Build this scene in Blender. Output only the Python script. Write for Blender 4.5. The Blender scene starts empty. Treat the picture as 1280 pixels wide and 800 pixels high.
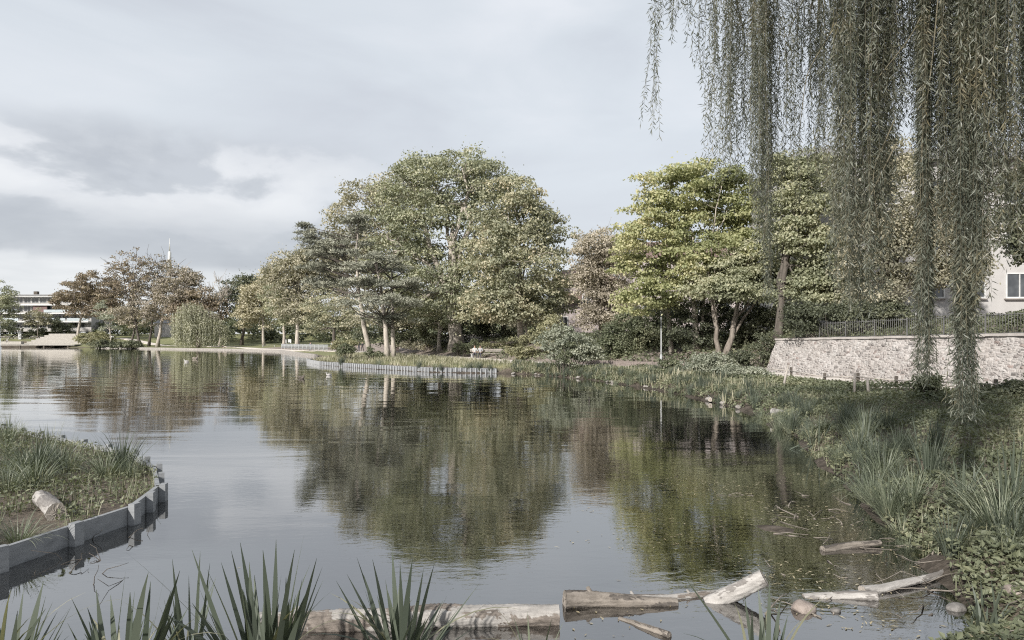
import bpy, math, random
import numpy as np
from mathutils import Vector, Matrix
rng = np.random.default_rng(11)
random.seed(11)
D = bpy.data
S = bpy.context.scene
COL = S.collection
F, CX, HY, CH = 853.33, 640.0, 425.0, 2.5      # focal length in photo pixels, eye height in metres
def P(px, py, Y):
    return np.array([(px-CX)/F*Y, Y, CH-(py-HY)/F*Y])
def XY(px, py, z=0.0):                           # ground point seen at a pixel, on height z
    Y = F*(CH-z)/(py-HY)
    return ((px-CX)/F*Y, Y)
def nrm(v):
    return v/np.maximum(np.linalg.norm(v, axis=-1, keepdims=True), 1e-9)

# ------------------------------------------------------------------ mesh builder
class MB:
    def __init__(s):
        s.v = []; s.f = {}; s.n = 0
    def add(s, verts, faces, mi=0, sm=False):
        verts = np.asarray(verts, float).reshape(-1, 3); faces = np.asarray(faces, int)
        if len(faces) == 0: return
        k = faces.shape[1]
        s.f.setdefault((k, mi, sm), []).append(faces + s.n)
        s.v.append(verts); s.n += len(verts)
    def box(s, c, d, rz=0.0, mi=0, bev=0.0):
        x, y, z = np.array(d)/2.0
        v = np.array([[a, b, e] for e in (-z, z) for a, b in ((-x, -y), (x, -y), (x, y), (-x, y))])
        R = np.array([[math.cos(rz), -math.sin(rz), 0], [math.sin(rz), math.cos(rz), 0], [0, 0, 1]])
        s.add(v@R.T + np.array(c), [[3, 2, 1, 0], [4, 5, 6, 7], [0, 1, 5, 4], [1, 2, 6, 5], [2, 3, 7, 6], [3, 0, 4, 7]], mi)
    def prism(s, poly, z0, z1, mi=0):
        p = np.array(poly, float); n = len(p)
        v = np.vstack([np.c_[p, np.full(n, z0)], np.c_[p, np.full(n, z1)]])
        q = [[i, (i+1) % n, n+(i+1) % n, n+i] for i in range(n)]
        b = s.n
        s.add(v, q, mi)
        s.f.setdefault((n, mi, False), []).append(np.array([[b+n+i for i in range(n)]]))
        s.f.setdefault((n, mi, False), []).append(np.array([[b+n-1-i for i in range(n)]]))
    def tube(s, pts, rad, k=6, mi=0, cap=True, sm=True, wob=0.0):
        pts = np.asarray(pts, float); n = len(pts)
        rad = np.broadcast_to(np.asarray(rad, float), (n,))
        t = nrm(np.gradient(pts, axis=0))
        ref = np.array([0.31, 0.17, 0.93]) if abs(t[0][2]) < .8 else np.array([0.93, 0.2, 0.1])
        u = nrm(np.cross(t, ref)); w = np.cross(t, u)
        a = np.arange(k)*2*math.pi/k
        rr = rad[:, None]*np.ones((1, k))
        if wob: rr = rr*(1+wob*rng.standard_normal((n, k)))
        ring = pts[:, None]+rr[:, :, None]*(np.cos(a)[None, :, None]*u[:, None]+np.sin(a)[None, :, None]*w[:, None])
        i = np.arange(n-1)[:, None]*k; j = np.arange(k)[None]; j2 = (j+1) % k
        q = np.stack([i+j, i+j2, i+k+j2, i+k+j], -1).reshape(-1, 4)
        b = s.n
        s.add(ring.reshape(-1, 3), q, mi, sm)
        if cap:
            s.f.setdefault((k, mi, False), []).append(np.array([b+(n-1)*k+np.arange(k)]))
            s.f.setdefault((k, mi, False), []).append(np.array([b+np.arange(k)[::-1]]))
    def leaves(s, pos, nor, up, L, W, mi=0):
        pos = np.asarray(pos); n = len(pos)
        if n == 0: return
        nor = nrm(nor); u = nrm(up-nor*np.sum(up*nor, -1, keepdims=True)); w = np.cross(nor, u)
        L = np.broadcast_to(L, (n,))[:, None]; W = np.broadcast_to(W, (n,))[:, None]
        v = np.stack([pos, pos+u*L*.45+w*W*.5+nor*W*.12, pos+u*L, pos+u*L*.45-w*W*.5+nor*W*.12], 1)
        s.add(v.reshape(-1, 3), np.arange(4*n).reshape(n, 4), mi)
    def blades(s, base, dirv, L, W, droop, seg=5, mi=0, twist=.3):
        # grass / sedge blades: curved tapered strips
        base = np.asarray(base, float); n = len(base)
        dirv = nrm(np.asarray(dirv, float)); L = np.broadcast_to(L, (n,)); W = np.broadcast_to(W, (n,)); droop = np.broadcast_to(droop, (n,))
        h = nrm(dirv*np.array([1, 1, 0])+1e-4*rng.standard_normal((n, 3))*np.array([1, 1, 0]))
        side = nrm(np.cross(h, np.array([0, 0, 1.])) + twist*rng.standard_normal((n, 3))*np.array([1, 1, .3]))
        t = np.linspace(0, 1, seg+1)
        d = dirv.copy(); p = base.copy(); rows = []
        for i in range(seg+1):
            wd = W*np.interp(t[i], [0, .35, .7, 1], [.75, 1, .72, .04])
            rows.append(np.stack([p-side*wd[:, None]*.5, p+side*wd[:, None]*.5], 1))
            p = p+d*(L/seg)[:, None]
            d = nrm(d+(h*.35+np.array([0, 0, -1.]))*(droop*(.3+1.4*t[i])/seg)[:, None])
        v = np.stack(rows, 1).reshape(-1, 3)                 # n, seg+1, 2
        b = (np.arange(n)*(seg+1)*2)[:, None]; i = np.arange(seg)[None]*2
        q = np.stack([b+i, b+i+1, b+i+3, b+i+2], -1).reshape(-1, 4)
        s.add(v, q, mi, True)
    def build(s, name, mats, parent=None, loc=None, local=False):
        me = D.meshes.new(name)
        v = np.concatenate(s.v) if s.v else np.zeros((0, 3))
        off = np.zeros(3)
        if parent is not None and not local: off = np.array(parent.location)
        if loc is not None: off = np.array(loc, float)
        if not (local and parent is None and loc is None): v = v-(off if not local else 0)
        loops = []; tot = []; mi = []; sm = []
        for (k, m, smo), fs in s.f.items():
            a = np.concatenate(fs); loops.append(a.reshape(-1)); tot.append(np.full(len(a), k)); mi.append(np.full(len(a), m)); sm.append(np.full(len(a), smo))
        loops = np.concatenate(loops); tot = np.concatenate(tot)
        me.vertices.add(len(v)); me.vertices.foreach_set('co', v.astype(np.float32).reshape(-1))
        me.loops.add(len(loops)); me.loops.foreach_set('vertex_index', loops.astype(np.int32))
        me.polygons.add(len(tot)); me.polygons.foreach_set('loop_start', np.concatenate([[0], np.cumsum(tot)[:-1]]).astype(np.int32))
        me.polygons.foreach_set('material_index', np.concatenate(mi).astype(np.int32))
        me.polygons.foreach_set('use_smooth', np.concatenate(sm).astype(bool))
        me.update(calc_edges=True); me.validate()
        for m in (mats if isinstance(mats, (list, tuple)) else [mats]): me.materials.append(m)
        o = D.objects.new(name, me); COL.objects.link(o)
        if parent is not None: o.parent = parent
        if loc is not None: o.location = loc
        return o
def tag(o, label=None, cat=None, group=None, kind=None):
    if label: o['label'] = label
    if cat: o['category'] = cat
    if group: o['group'] = group
    if kind: o['kind'] = kind
    return o
def thing(name, loc, label, cat, group=None, rz=0.0):
    o = D.objects.new(name, None); COL.objects.link(o); o.empty_display_size = .2
    o.location = tuple(float(a) for a in loc); o.rotation_euler = (0, 0, rz)
    return tag(o, label, cat, group)
def copy_tree(o, parent=None):
    c = o.copy(); COL.objects.link(c)
    if parent is not None: c.parent = parent
    for ch in [q for q in D.objects if q.parent == o]: copy_tree(ch, c)
    return c

# ------------------------------------------------------------------ materials
class NT:
    def __init__(s, m): s.t = m.node_tree; s.n = s.t.nodes; s.l = s.t.links
    def new(s, k, **kw):
        n = s.n.new(k)
        for a, b in kw.items(): setattr(n, a, b)
        return n
    def lk(s, a, b): s.l.new(a, b)
    def math(s, op, a, b=None, c=None, clamp=False):
        n = s.n.new('ShaderNodeMath'); n.operation = op; n.use_clamp = clamp
        for i, x in enumerate((a, b, c)):
            if x is None: continue
            if isinstance(x, (int, float)): n.inputs[i].default_value = x
            else: s.l.new(x, n.inputs[i])
        return n.outputs[0]
    def ramp(s, fac, stops, interp='LINEAR'):
        n = s.n.new('ShaderNodeValToRGB'); r = n.color_ramp; r.interpolation = interp
        while len(r.elements) < len(stops): r.elements.new(.5)
        for e, (p, c) in zip(r.elements, stops):
            e.position = p; e.color = (*c, 1) if len(c) == 3 else c
        s.l.new(fac, n.inputs[0]); return n.outputs[0]
    def mix(s, f, a, b, mode='MIX'):
        n = s.n.new('ShaderNodeMix'); n.data_type = 'RGBA'; n.blend_type = mode
        for i, x in ((0, f), (6, a), (7, b)):
            if isinstance(x, (int, float)): n.inputs[i].default_value = x
            elif isinstance(x, tuple): n.inputs[i].default_value = (*x, 1) if len(x) == 3 else x
            else: s.l.new(x, n.inputs[i])
        return n.outputs[2]
    def noise(s, vec, scale, detail=4, rough=.55, dist=0.0):
        n = s.n.new('ShaderNodeTexNoise'); n.inputs['Scale'].default_value = scale; n.inputs['Detail'].default_value = detail
        n.inputs['Roughness'].default_value = rough; n.inputs['Distortion'].default_value = dist
        if vec is not None: s.l.new(vec, n.inputs['Vector'])
        return n.outputs[0]
    def mapping(s, vec, scale=(1, 1, 1), loc=(0, 0, 0), rot=(0, 0, 0)):
        n = s.n.new('ShaderNodeMapping'); n.inputs['Scale'].default_value = scale; n.inputs['Location'].default_value = loc; n.inputs['Rotation'].default_value = rot
        s.l.new(vec, n.inputs['Vector']); return n.outputs[0]
    def bump(s, h, strength=.3, dist=.05):
        n = s.n.new('ShaderNodeBump'); n.inputs['Strength'].default_value = strength; n.inputs['Distance'].default_value = dist
        s.l.new(h, n.inputs['Height']); return n.outputs[0]
def newmat(name):
    m = D.materials.new(name); m.use_nodes = True
    t = NT(m); t.n.clear(); out = t.new('ShaderNodeOutputMaterial')
    return m, t, out
def bsdf(t, out, col, rough=.6, spec=.3, normal=None, metal=0.0):
    b = t.new('ShaderNodeBsdfPrincipled')
    if isinstance(col, tuple): b.inputs['Base Color'].default_value = (*col, 1)
    else: t.lk(col, b.inputs['Base Color'])
    if isinstance(rough, (int, float)): b.inputs['Roughness'].default_value = rough
    else: t.lk(rough, b.inputs['Roughness'])
    b.inputs['Specular IOR Level'].default_value = spec; b.inputs['Metallic'].default_value = metal
    if normal is not None: t.lk(normal, b.inputs['Normal'])
    t.lk(b.outputs[0], out.inputs[0]); return b
def leaf_mat(name, cols, trans=.28, rough=.5, spec=.35, clump=.35, rnd=.42):
    m, t, out = newmat(name)
    g = t.new('ShaderNodeNewGeometry'); tc = t.new('ShaderNodeTexCoord')
    nz = t.noise(tc.outputs['Object'], clump, 3)
    f = t.math('ADD', t.math('MULTIPLY', g.outputs['Random Per Island'], rnd), t.math('MULTIPLY', t.math('SUBTRACT', nz, .5), 2.1))
    f = t.math('ADD', f, .5-rnd/2, clamp=True)
    n = len(cols)
    col = t.ramp(f, [(i/(n-1), c) for i, c in enumerate(cols)])
    b = bsdf(t, out, col, rough, spec)
    tr = t.new('ShaderNodeBsdfTranslucent'); t.lk(t.mix(1.0, col, (1.15, 1.2, .7), 'MULTIPLY'), tr.inputs[0])
    mx = t.new('ShaderNodeMixShader'); mx.inputs[0].default_value = trans
    t.lk(b.outputs[0], mx.inputs[1]); t.lk(tr.outputs[0], mx.inputs[2]); t.lk(mx.outputs[0], out.inputs[0])
    return m
def rough_mat(name, c1, c2, scale=3.0, rough=.8, bump=.3, bscale=None, stretch=(1, 1, 1), spec=.25, dist=.03, c3=None):
    m, t, out = newmat(name)
    tc = t.new('ShaderNodeTexCoord'); v = t.mapping(tc.outputs['Object'], stretch)
    nz = t.noise(v, scale, 6, .6)
    st = [(.3, c1), (.7, c2)]
    if c3: st = [(.25, c1), (.5, c2), (.75, c3)]
    col = t.ramp(nz, st)
    nb = t.noise(v, bscale or scale*4, 5, .65)
    bsdf(t, out, col, rough, spec, t.bump(nb, bump, dist))
    return m
def plain(name, c, rough=.5, spec=.4, metal=0.0):
    return rough_mat(name, tuple(x*.88 for x in c), tuple(min(1, x*1.08) for x in c), 2.5, rough, .05, 30, spec=spec) if not metal else rough_mat(name, tuple(x*.85 for x in c), c, 4, rough, .05, 30, spec=spec)
M = {}
M['green'] = leaf_mat('maple_leaf', [(0.107, 0.117, 0.081), (0.204, 0.216, 0.147), (0.307, 0.314, 0.217), (0.453, 0.425, 0.306)])
M['green2'] = leaf_mat('lime_leaf', [(0.116, 0.126, 0.088), (0.217, 0.222, 0.152), (0.334, 0.323, 0.228), (0.484, 0.420, 0.308)])
M['olive'] = leaf_mat('olive_leaf', [(0.139, 0.134, 0.102), (0.244, 0.234, 0.174), (0.354, 0.328, 0.247), (0.467, 0.424, 0.333)])
M['yellowgreen'] = leaf_mat('yellow_green_leaf', [(0.119, 0.134, 0.067), (0.233, 0.250, 0.128), (0.345, 0.345, 0.189), (0.503, 0.463, 0.297)], trans=.35)
M['palegreen'] = leaf_mat('pale_green_leaf', [(0.122, 0.132, 0.086), (0.228, 0.241, 0.160), (0.342, 0.342, 0.234), (0.486, 0.459, 0.341)], trans=.35)
M['tan'] = leaf_mat('tan_leaf', [(0.163, 0.144, 0.114), (0.274, 0.241, 0.196), (0.373, 0.332, 0.270), (0.462, 0.413, 0.339)])
M['paleyellow'] = leaf_mat('pale_yellow_leaf', [(0.176, 0.164, 0.110), (0.291, 0.267, 0.190), (0.395, 0.360, 0.263), (0.480, 0.441, 0.333)])
M['brown'] = leaf_mat('brown_leaf', [(0.096, 0.077, 0.059), (0.171, 0.136, 0.101), (0.261, 0.214, 0.156), (0.347, 0.295, 0.227)])
M['greybrown'] = leaf_mat('grey_brown_leaf', [(0.144, 0.127, 0.109), (0.244, 0.214, 0.180), (0.345, 0.303, 0.251), (0.431, 0.384, 0.314)])
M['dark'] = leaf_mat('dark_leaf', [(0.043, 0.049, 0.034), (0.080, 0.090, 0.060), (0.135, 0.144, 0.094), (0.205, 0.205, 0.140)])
M['pine'] = leaf_mat('pine_needle', [(0.091, 0.096, 0.077), (0.166, 0.171, 0.136), (0.256, 0.259, 0.205), (0.357, 0.352, 0.281)], trans=.1)
M['sage'] = leaf_mat('sage_leaf', [(0.115, 0.130, 0.100), (0.195, 0.210, 0.164), (0.286, 0.296, 0.235), (0.366, 0.376, 0.305)])
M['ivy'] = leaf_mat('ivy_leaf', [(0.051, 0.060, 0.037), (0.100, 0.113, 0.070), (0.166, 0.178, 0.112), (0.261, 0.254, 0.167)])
M['hedge'] = leaf_mat('hedge_leaf', [(0.125, 0.125, 0.074), (0.208, 0.204, 0.122), (0.290, 0.278, 0.174), (0.363, 0.340, 0.232)])
M['willow'] = leaf_mat('willow_leaf', [(0.059, 0.068, 0.052), (0.099, 0.109, 0.087), (0.143, 0.151, 0.120), (0.168, 0.146, 0.090)], trans=.3, rough=.42, spec=.45, clump=.8)
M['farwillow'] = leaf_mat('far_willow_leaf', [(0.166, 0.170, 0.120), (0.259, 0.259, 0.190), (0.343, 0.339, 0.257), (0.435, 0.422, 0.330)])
M['iris'] = leaf_mat('iris_leaf', [(0.046, 0.060, 0.045), (0.075, 0.089, 0.068), (0.109, 0.126, 0.098), (0.152, 0.162, 0.125)], trans=.22, rough=.45, spec=.3)
M['sedge'] = leaf_mat('sedge_leaf', [(0.040, 0.052, 0.036), (0.119, 0.139, 0.097), (0.228, 0.245, 0.182), (0.435, 0.425, 0.323)], trans=.25, rough=.45)
M['grass'] = leaf_mat('grass_blade', [(0.057, 0.069, 0.040), (0.111, 0.123, 0.075), (0.175, 0.179, 0.115), (0.303, 0.279, 0.198)], trans=.25)
M['drygrass'] = leaf_mat('meadow_grass', [(0.110, 0.110, 0.072), (0.197, 0.193, 0.130), (0.286, 0.273, 0.193), (0.417, 0.383, 0.291)], trans=.25)
M['deadleaf'] = leaf_mat('fallen_leaf', [(0.120, 0.095, 0.057), (0.227, 0.189, 0.119), (0.322, 0.284, 0.195), (0.389, 0.363, 0.281)], trans=.05)
M['bark'] = rough_mat('bark', (.11, .095, .08), (.24, .21, .18), 5, .9, .8, 14, (1, 1, .25), dist=.06)
M['barkpale'] = rough_mat('pale_bark', (.22, .195, .17), (.42, .38, .33), 4, .9, .7, 12, (1, 1, .3), dist=.06)
M['barkdark'] = rough_mat('dark_bark', (.05, .043, .037), (.12, .105, .09), 5, .9, .8, 14, (1, 1, .25), dist=.06)
M['twig'] = rough_mat('willow_twig', (.065, .06, .04), (.15, .135, .095), 6, .7, .2)
DENOISE = False
# ------------------------------------------------------------------ plan of the pond and terrain
shore = [XY(1215, 790), XY(1190, 720), XY(1110, 660), XY(1060, 610), XY(1000, 550), XY(940, 515), XY(880, 500), XY(820, 487), XY(740, 475),
         XY(680, 469), XY(620, 466.5), XY(540, 465.5), XY(470, 461.5), XY(400, 456.5), XY(383, 453)]
right_shore = list(shore)
shore += [(-22, 82), (-20.5, 90), (-27, 98), (-36, 116), XY(350, 440), XY(300, 438), XY(235, 437), XY(180, 436), XY(120, 435), XY(60, 434), (-200, 246), (-300, 250),
          (-300, 150), (-150, 60), (-75, 24), (-21, 19), (-17, 12), (-12, 5.4), (-6, 4.7), (-3, 4.55), (0, 4.6), (2.5, 4.9)]
shore = np.array(shore)
path_pts = np.array([(19.5, 12), (18.1, 19), (16.1, 27.3), (14.0, 36), (12.2, 41.5), (9.6, 45), (6.7, 48.5), (2.6, 55), (-3.3, 67.5), (-12.7, 88), (-21.5, 106), (-38, 132), (-72, 180), (-100, 215), (-140, 246), (-215, 262)])
def seg_dist(px, py, A, B):
    d = B-A; L2 = (d**2).sum()
    t = np.clip(((px-A[0])*d[0]+(py-A[1])*d[1])/L2, 0, 1)
    dx = px-(A[0]+t*d[0]); dy = py-(A[1]+t*d[1])
    cr = d[0]*(py-A[1])-d[1]*(px-A[0])
    return np.hypot(dx, dy), cr
def sdf(px, py):
    d = np.full(px.shape, 1e9); ins = np.zeros(px.shape, bool)
    n = len(shore)
    for i in range(n):
        A, B = shore[i], shore[(i+1) % n]
        dd, _ = seg_dist(px, py, A, B); d = np.minimum(d, dd)
        c = (A[1] > py) != (B[1] > py)
        with np.errstate(divide='ignore', invalid='ignore'):
            xi = (B[0]-A[0])*(py-A[1])/(B[1]-A[1])+A[0]
        ins ^= c & (px < xi)
    return np.where(ins, -d, d)
def path_side(px, py):
    d = np.full(px.shape, 1e9); sg = np.ones(px.shape)
    for i in range(len(path_pts)-1):
        dd, cr = seg_dist(px, py, path_pts[i], path_pts[i+1])
        m = dd < d; d = np.where(m, dd, d); sg = np.where(m, np.where(cr < 0, 1, -1), sg)
    return d*sg
def sst(a, b, x):
    t = np.clip((x-a)/(b-a), 0, 1); return t*t*(3-2*t)
WA = np.array([15.6, 40.3]); WD = np.array([.2457, -.9694]); WN = np.array([-.9694, -.2457])   # stone wall: left end, run direction, face normal
def wob(x, y, s): return np.sin(x*s*1.3+y*s*.7)+np.sin(x*s*.6-y*s*1.7+1.3)+np.sin(x*s*2.3+y*s*1.9+4)*.5
def H(x, y):
    x = np.asarray(x, float); y = np.asarray(y, float)
    sd = sdf(x, y)+.12*wob(x, y, 1.9)*sst(60, 20, y)
    far = sst(60, 130, y)
    land = .58*(1-np.exp(-np.maximum(sd, 0)/(.9+far*3)))+.05*wob(x, y, .9)*sst(.3, 1.5, sd)*sst(-1, 1, path_side(x, y)*-1)
    bed = np.maximum(-1.3, np.where(sd > -4, .11*sd, -.44+.3*(sd+4)))-.02+.035*wob(x, y, 2.3)*sst(0, -1, sd)
    flat_ = np.exp(-((x-3.9)**2/3.2+(y-9.6)**2/7)); bed = bed+flat_*np.maximum(0, -bed-.07+.06*wob(x, y, 1.4))*.9
    pd = path_side(x, y)
    slope = .31*sst(-45, -10, x)+.05
    hill = np.clip((pd-1.7), 0, 200)*slope
    hill = 3.2*(1-np.exp(-hill/3.2))
    q = (x-WA[0])*WD[0]+(y-WA[1])*WD[1]
    s = -((x-WA[0])*WN[0]+(y-WA[1])*WN[1])
    w = np.where(q > 0, .5, .5+np.minimum(-q, 10)*.6)
    ter = 1.95*sst(.15, .15+w, s)+.13*np.clip(s-1.2, 0, 9)
    g = np.where(q > -6, np.where(q > 0, ter, np.maximum(ter, hill*sst(0, -6, q))), hill)
    z = land+np.where(sd > 0, g, 0)
    z = z+np.where(sd > 0, 2.6*sst(225, 250, y)*sst(0, -60, x), 0)        # lawn rises to the far building
    near = sst(5.2, 2.5, y)*sst(6, 3, np.abs(x))*.3
    return np.where(sd > 0, z+near, bed)
def Hs(x, y): return float(H(np.array([x]), np.array([y]))[0])

# ground: one sheet, polar grid round the viewpoint so detail follows distance
ang = np.radians(np.concatenate([np.arange(-180, -50, 5), np.arange(-50, 50, .33), np.arange(50, 180, 5)]))
rad = np.concatenate([[.05, .8], 1.6*1.021**np.arange(0, 320)])
A_, R_ = np.meshgrid(ang, rad, indexing='ij')
gx = R_*np.sin(A_); gy = R_*np.cos(A_); gz = H(gx, gy)
na, nr = A_.shape
i = np.arange(na)[:, None]; j = np.arange(nr-1)[None]
idx = lambda a, b: (a % na)*nr+b
q = np.stack([idx(i, j), idx(i, j+1), idx(i+1, j+1), idx(i+1, j)], -1).reshape(-1, 4)[:, ::-1]
gm = MB(); gm.add(np.stack([gx, gy, gz], -1).reshape(-1, 3), q, 0, True)
m, t, out = newmat('ground_soil')
at = t.new('ShaderNodeAttribute', attribute_name='zone'); tc = t.new('ShaderNodeTexCoord')
sp = t.new('ShaderNodeSeparateColor'); t.lk(at.outputs['Color'], sp.inputs[0])
n1 = t.noise(tc.outputs['Object'], .6, 8, .65); n2 = t.noise(tc.outputs['Object'], 7, 6, .7); n3 = t.noise(tc.outputs['Object'], 40, 3, .6)
soil = t.ramp(n2, [(.3, (.055, .045, .036)), (.55, (.12, .10, .08)), (.75, (.24, .20, .16))])
lawn = t.ramp(t.math('ADD', t.math('MULTIPLY', n1, .5), t.math('MULTIPLY', n2, .5)), [(.35, (.09, .105, .05)), (.5, (.15, .155, .08)), (.65, (.24, .22, .125))])
litter = t.ramp(n2, [(.3, (.12, .10, .085)), (.5, (.2, .17, .15)), (.7, (.29, .25, .22))])
mud = t.ramp(t.math('ADD', t.math('MULTIPLY', n1, .45), t.math('MULTIPLY', n2, .55)), [(.34, (.018, .015, .012)), (.5, (.05, .042, .034)), (.62, (.11, .092, .078)), (.76, (.19, .165, .14))])
c = t.mix(sp.outputs[0], soil, lawn); c = t.mix(sp.outputs[1], c, litter); c = t.mix(sp.outputs[2], c, mud)
bsdf(t, out, c, .9, .15, t.bump(t.math('ADD', n2, t.math('MULTIPLY', n3, .5)), .5, .06))
M['ground'] = m
ground = gm.build('ground', M['ground'])
tag(ground, kind='structure')
sdg = sdf(gx, gy); pdg = path_side(gx, gy)
lawnm = ((sdg > 1) & ((gy > 44) | (pdg > 2)) & ~((pdg > 0) & (gx > -50) & (gy < 130))).astype(float)
litm = (((pdg > 0) & (gx > -50) & (gy < 130)) | ((pdg > 1) & (gy < 170) & (pdg < 9))).astype(float)
mudm = (sdg < .25).astype(float)
ca = ground.data.color_attributes.new('zone', 'FLOAT_COLOR', 'POINT')
ca.data.foreach_set('color', np.stack([lawnm, litm, mudm, np.ones_like(mudm)], -1).astype(np.float32).reshape(-1))

# water sheet
wm = MB(); wm.add([(-400, 1.2, 0), (60, 1.2, 0), (60, 330, 0), (-400, 330, 0)], [[0, 1, 2, 3]])
m, t, out = newmat('pond_water')
geo = t.new('ShaderNodeNewGeometry'); pos = geo.outputs['Position']
v1 = t.mapping(pos, (.5, 1.15, 1), rot=(0, 0, .12)); v2 = t.mapping(pos, (.9, 1.8, 1), rot=(0, 0, -.25))
big = t.noise(t.mapping(pos, (.03, .06, 1)), 1.0, 3)                        # patches of breeze and calm
sepp = t.new('ShaderNodeSeparateXYZ'); t.lk(pos, sepp.inputs[0])
dist = t.math('MULTIPLY', t.math('SUBTRACT', sepp.outputs[1], 5), 1/30, clamp=True)
amp = t.math('MULTIPLY', t.math('ADD', t.math('MULTIPLY', t.ramp(big, [(.35, (0, 0, 0)), (.65, (1, 1, 1))]), .8), .35), t.math('SUBTRACT', .62, t.math('MULTIPLY', dist, .46)))
w1 = t.noise(v1, 1.6, 3, .5, .6); w2 = t.noise(v2, 5.5, 3, .6, .5)
w0 = t.noise(t.mapping(pos, (.16, .62, 1), rot=(0, 0, .06)), 1.0, 2, .45, .5)
hgt = t.math('ADD', t.math('MULTIPLY', t.math('ADD', w1, t.math('MULTIPLY', w2, .45)), amp), t.math('MULTIPLY', w0, t.math('MULTIPLY_ADD', dist, 2.6, .7)))
bmp = t.bump(hgt, 1.0, .0068)
gl = t.new('ShaderNodeBsdfGlossy'); gl.inputs['Roughness'].default_value = .0; gl.inputs['Color'].default_value = (.965, .96, .955, 1); t.lk(bmp, gl.inputs['Normal'])
tr = t.new('ShaderNodeBsdfTransparent'); tr.inputs[0].default_value = (.58, .54, .47, 1)
murk = t.new('ShaderNodeBsdfDiffuse'); murk.inputs[0].default_value = (.008, .009, .0085, 1)
dens = t.math('MULTIPLY', t.math('SUBTRACT', sepp.outputs[1], 6), 1/7, clamp=True)
body = t.new('ShaderNodeMixShader'); t.lk(t.math('MULTIPLY_ADD', dens, .8, .18), body.inputs[0]); t.lk(tr.outputs[0], body.inputs[1]); t.lk(murk.outputs[0], body.inputs[2])
fr = t.new('ShaderNodeFresnel'); fr.inputs['IOR'].default_value = 1.55; t.lk(bmp, fr.inputs['Normal'])
fac = t.math('MULTIPLY_ADD', fr.outputs[0], .88, .265, clamp=True)
mx = t.new('ShaderNodeMixShader'); t.lk(fac, mx.inputs[0]); t.lk(body.outputs[0], mx.inputs[1]); t.lk(gl.outputs[0], mx.inputs[2]); t.lk(mx.outputs[0], out.inputs[0])
tag(wm.build('water', m), kind='structure')

# gravel path
def ribbon(pts, width, zoff, step=.5):
    p = np.array(pts, float); seg = np.linalg.norm(np.diff(p, axis=0), axis=1); s = np.concatenate([[0], np.cumsum(seg)])
    u = np.arange(0, s[-1], step); x = np.interp(u, s, p[:, 0]); y = np.interp(u, s, p[:, 1])
    for _ in range(14):
        x[1:-1] = (x[:-2]+2*x[1:-1]+x[2:])/4; y[1:-1] = (y[:-2]+2*y[1:-1]+y[2:])/4
    t_ = nrm(np.stack([np.gradient(x), np.gradient(y)], -1)); nx = np.stack([t_[:, 1], -t_[:, 0]], -1)
    ks = np.linspace(-.5, .5, 5); c = np.stack([x, y], -1)[:, None]+nx[:, None]*(ks*width)[None, :, None]
    z = H(c[..., 0], c[..., 1])
    z = np.maximum(z, z[:, 2:3])+zoff
    v = np.concatenate([c, z[..., None]], -1)
    lo = v.copy()[:, [0, -1]]; lo[..., 2] -= .3
    n = len(u); full = np.concatenate([lo[:, :1], v, lo[:, 1:]], 1); k = 7
    i = np.arange(n-1)[:, None]*k; j = np.arange(k-1)[None]
    mb = MB(); mb.add(full.reshape(-1, 3), np.stack([i+j, i+k+j, i+k+j+1, i+j+1], -1).reshape(-1, 4)[:, ::-1], 0, False)
    return mb
M['gravel'] = rough_mat('gravel', (.40, .36, .325), (.54, .50, .46), 1.2, .95, .25, 30, dist=.02)
M['asphalt'] = rough_mat('worn_asphalt', (.16, .16, .165), (.26, .26, .265), 2, .9, .2, 40, dist=.01)
tag(ribbon(path_pts, 2.6, .05).build('path', M['gravel']), kind='structure')

# ------------------------------------------------------------------ sky, sun, camera
SUN_EL, SUN_AZ = 31.0, -146.0        # azimuth measured from +Y (view direction) towards +X
w = D.worlds.new('World'); S.world = w; w.use_nodes = True
t = NT(w); t.n.clear(); out = t.new('ShaderNodeOutputWorld'); bg = t.new('ShaderNodeBackground'); bg.inputs[1].default_value = .1
sky = t.new('ShaderNodeTexSky'); sky.sky_type = 'NISHITA'; sky.sun_disc = False; sky.sun_elevation = math.radians(SUN_EL); sky.sun_rotation = math.radians(SUN_AZ); sky.dust_density = 2
tc = t.new('ShaderNodeTexCoord'); gen = tc.outputs['Generated']
sp = t.new('ShaderNodeSeparateXYZ'); t.lk(gen, sp.inputs[0])
az = t.math('ARCTAN2', sp.outputs[0], sp.outputs[1]); el = t.math('ARCSINE', sp.outputs[2])
cv = t.new('ShaderNodeCombineXYZ'); t.lk(az, cv.inputs[0]); t.lk(t.math('MULTIPLY', el, 2.6), cv.inputs[1])
cyl = cv.outputs[0]
veil = t.noise(t.mapping(cyl, (1, 1.2, 1), (3.2, 1.1, 0), (0, 0, .35)), 2.1, 6, .5, .5)
vcol = t.ramp(veil, [(.28, (.52, .55, .60)), (.5, (.60, .64, .685)), (.72, (.70, .725, .765))])
lowglow = t.math('SUBTRACT', 1, t.math('MULTIPLY', t.math('ABSOLUTE', el), 2.6), clamp=True)
vcol = t.mix(t.math('MULTIPLY', lowglow, .45), vcol, (.73, .755, .775))
def sm(x, a, b):
    n = t.new('ShaderNodeMapRange', interpolation_type='SMOOTHSTEP'); n.inputs['From Min'].default_value = a; n.inputs['From Max'].default_value = b
    t.lk(x, n.inputs['Value']); return n.outputs[0]
wrp = t.noise(cyl, 2.2, 5, .5)
elp = t.math('ADD', el, t.math('MULTIPLY', t.math('SUBTRACT', wrp, .5), .10)); azp = t.math('ADD', az, t.math('MULTIPLY', t.math('SUBTRACT', wrp, .5), .45))
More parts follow.
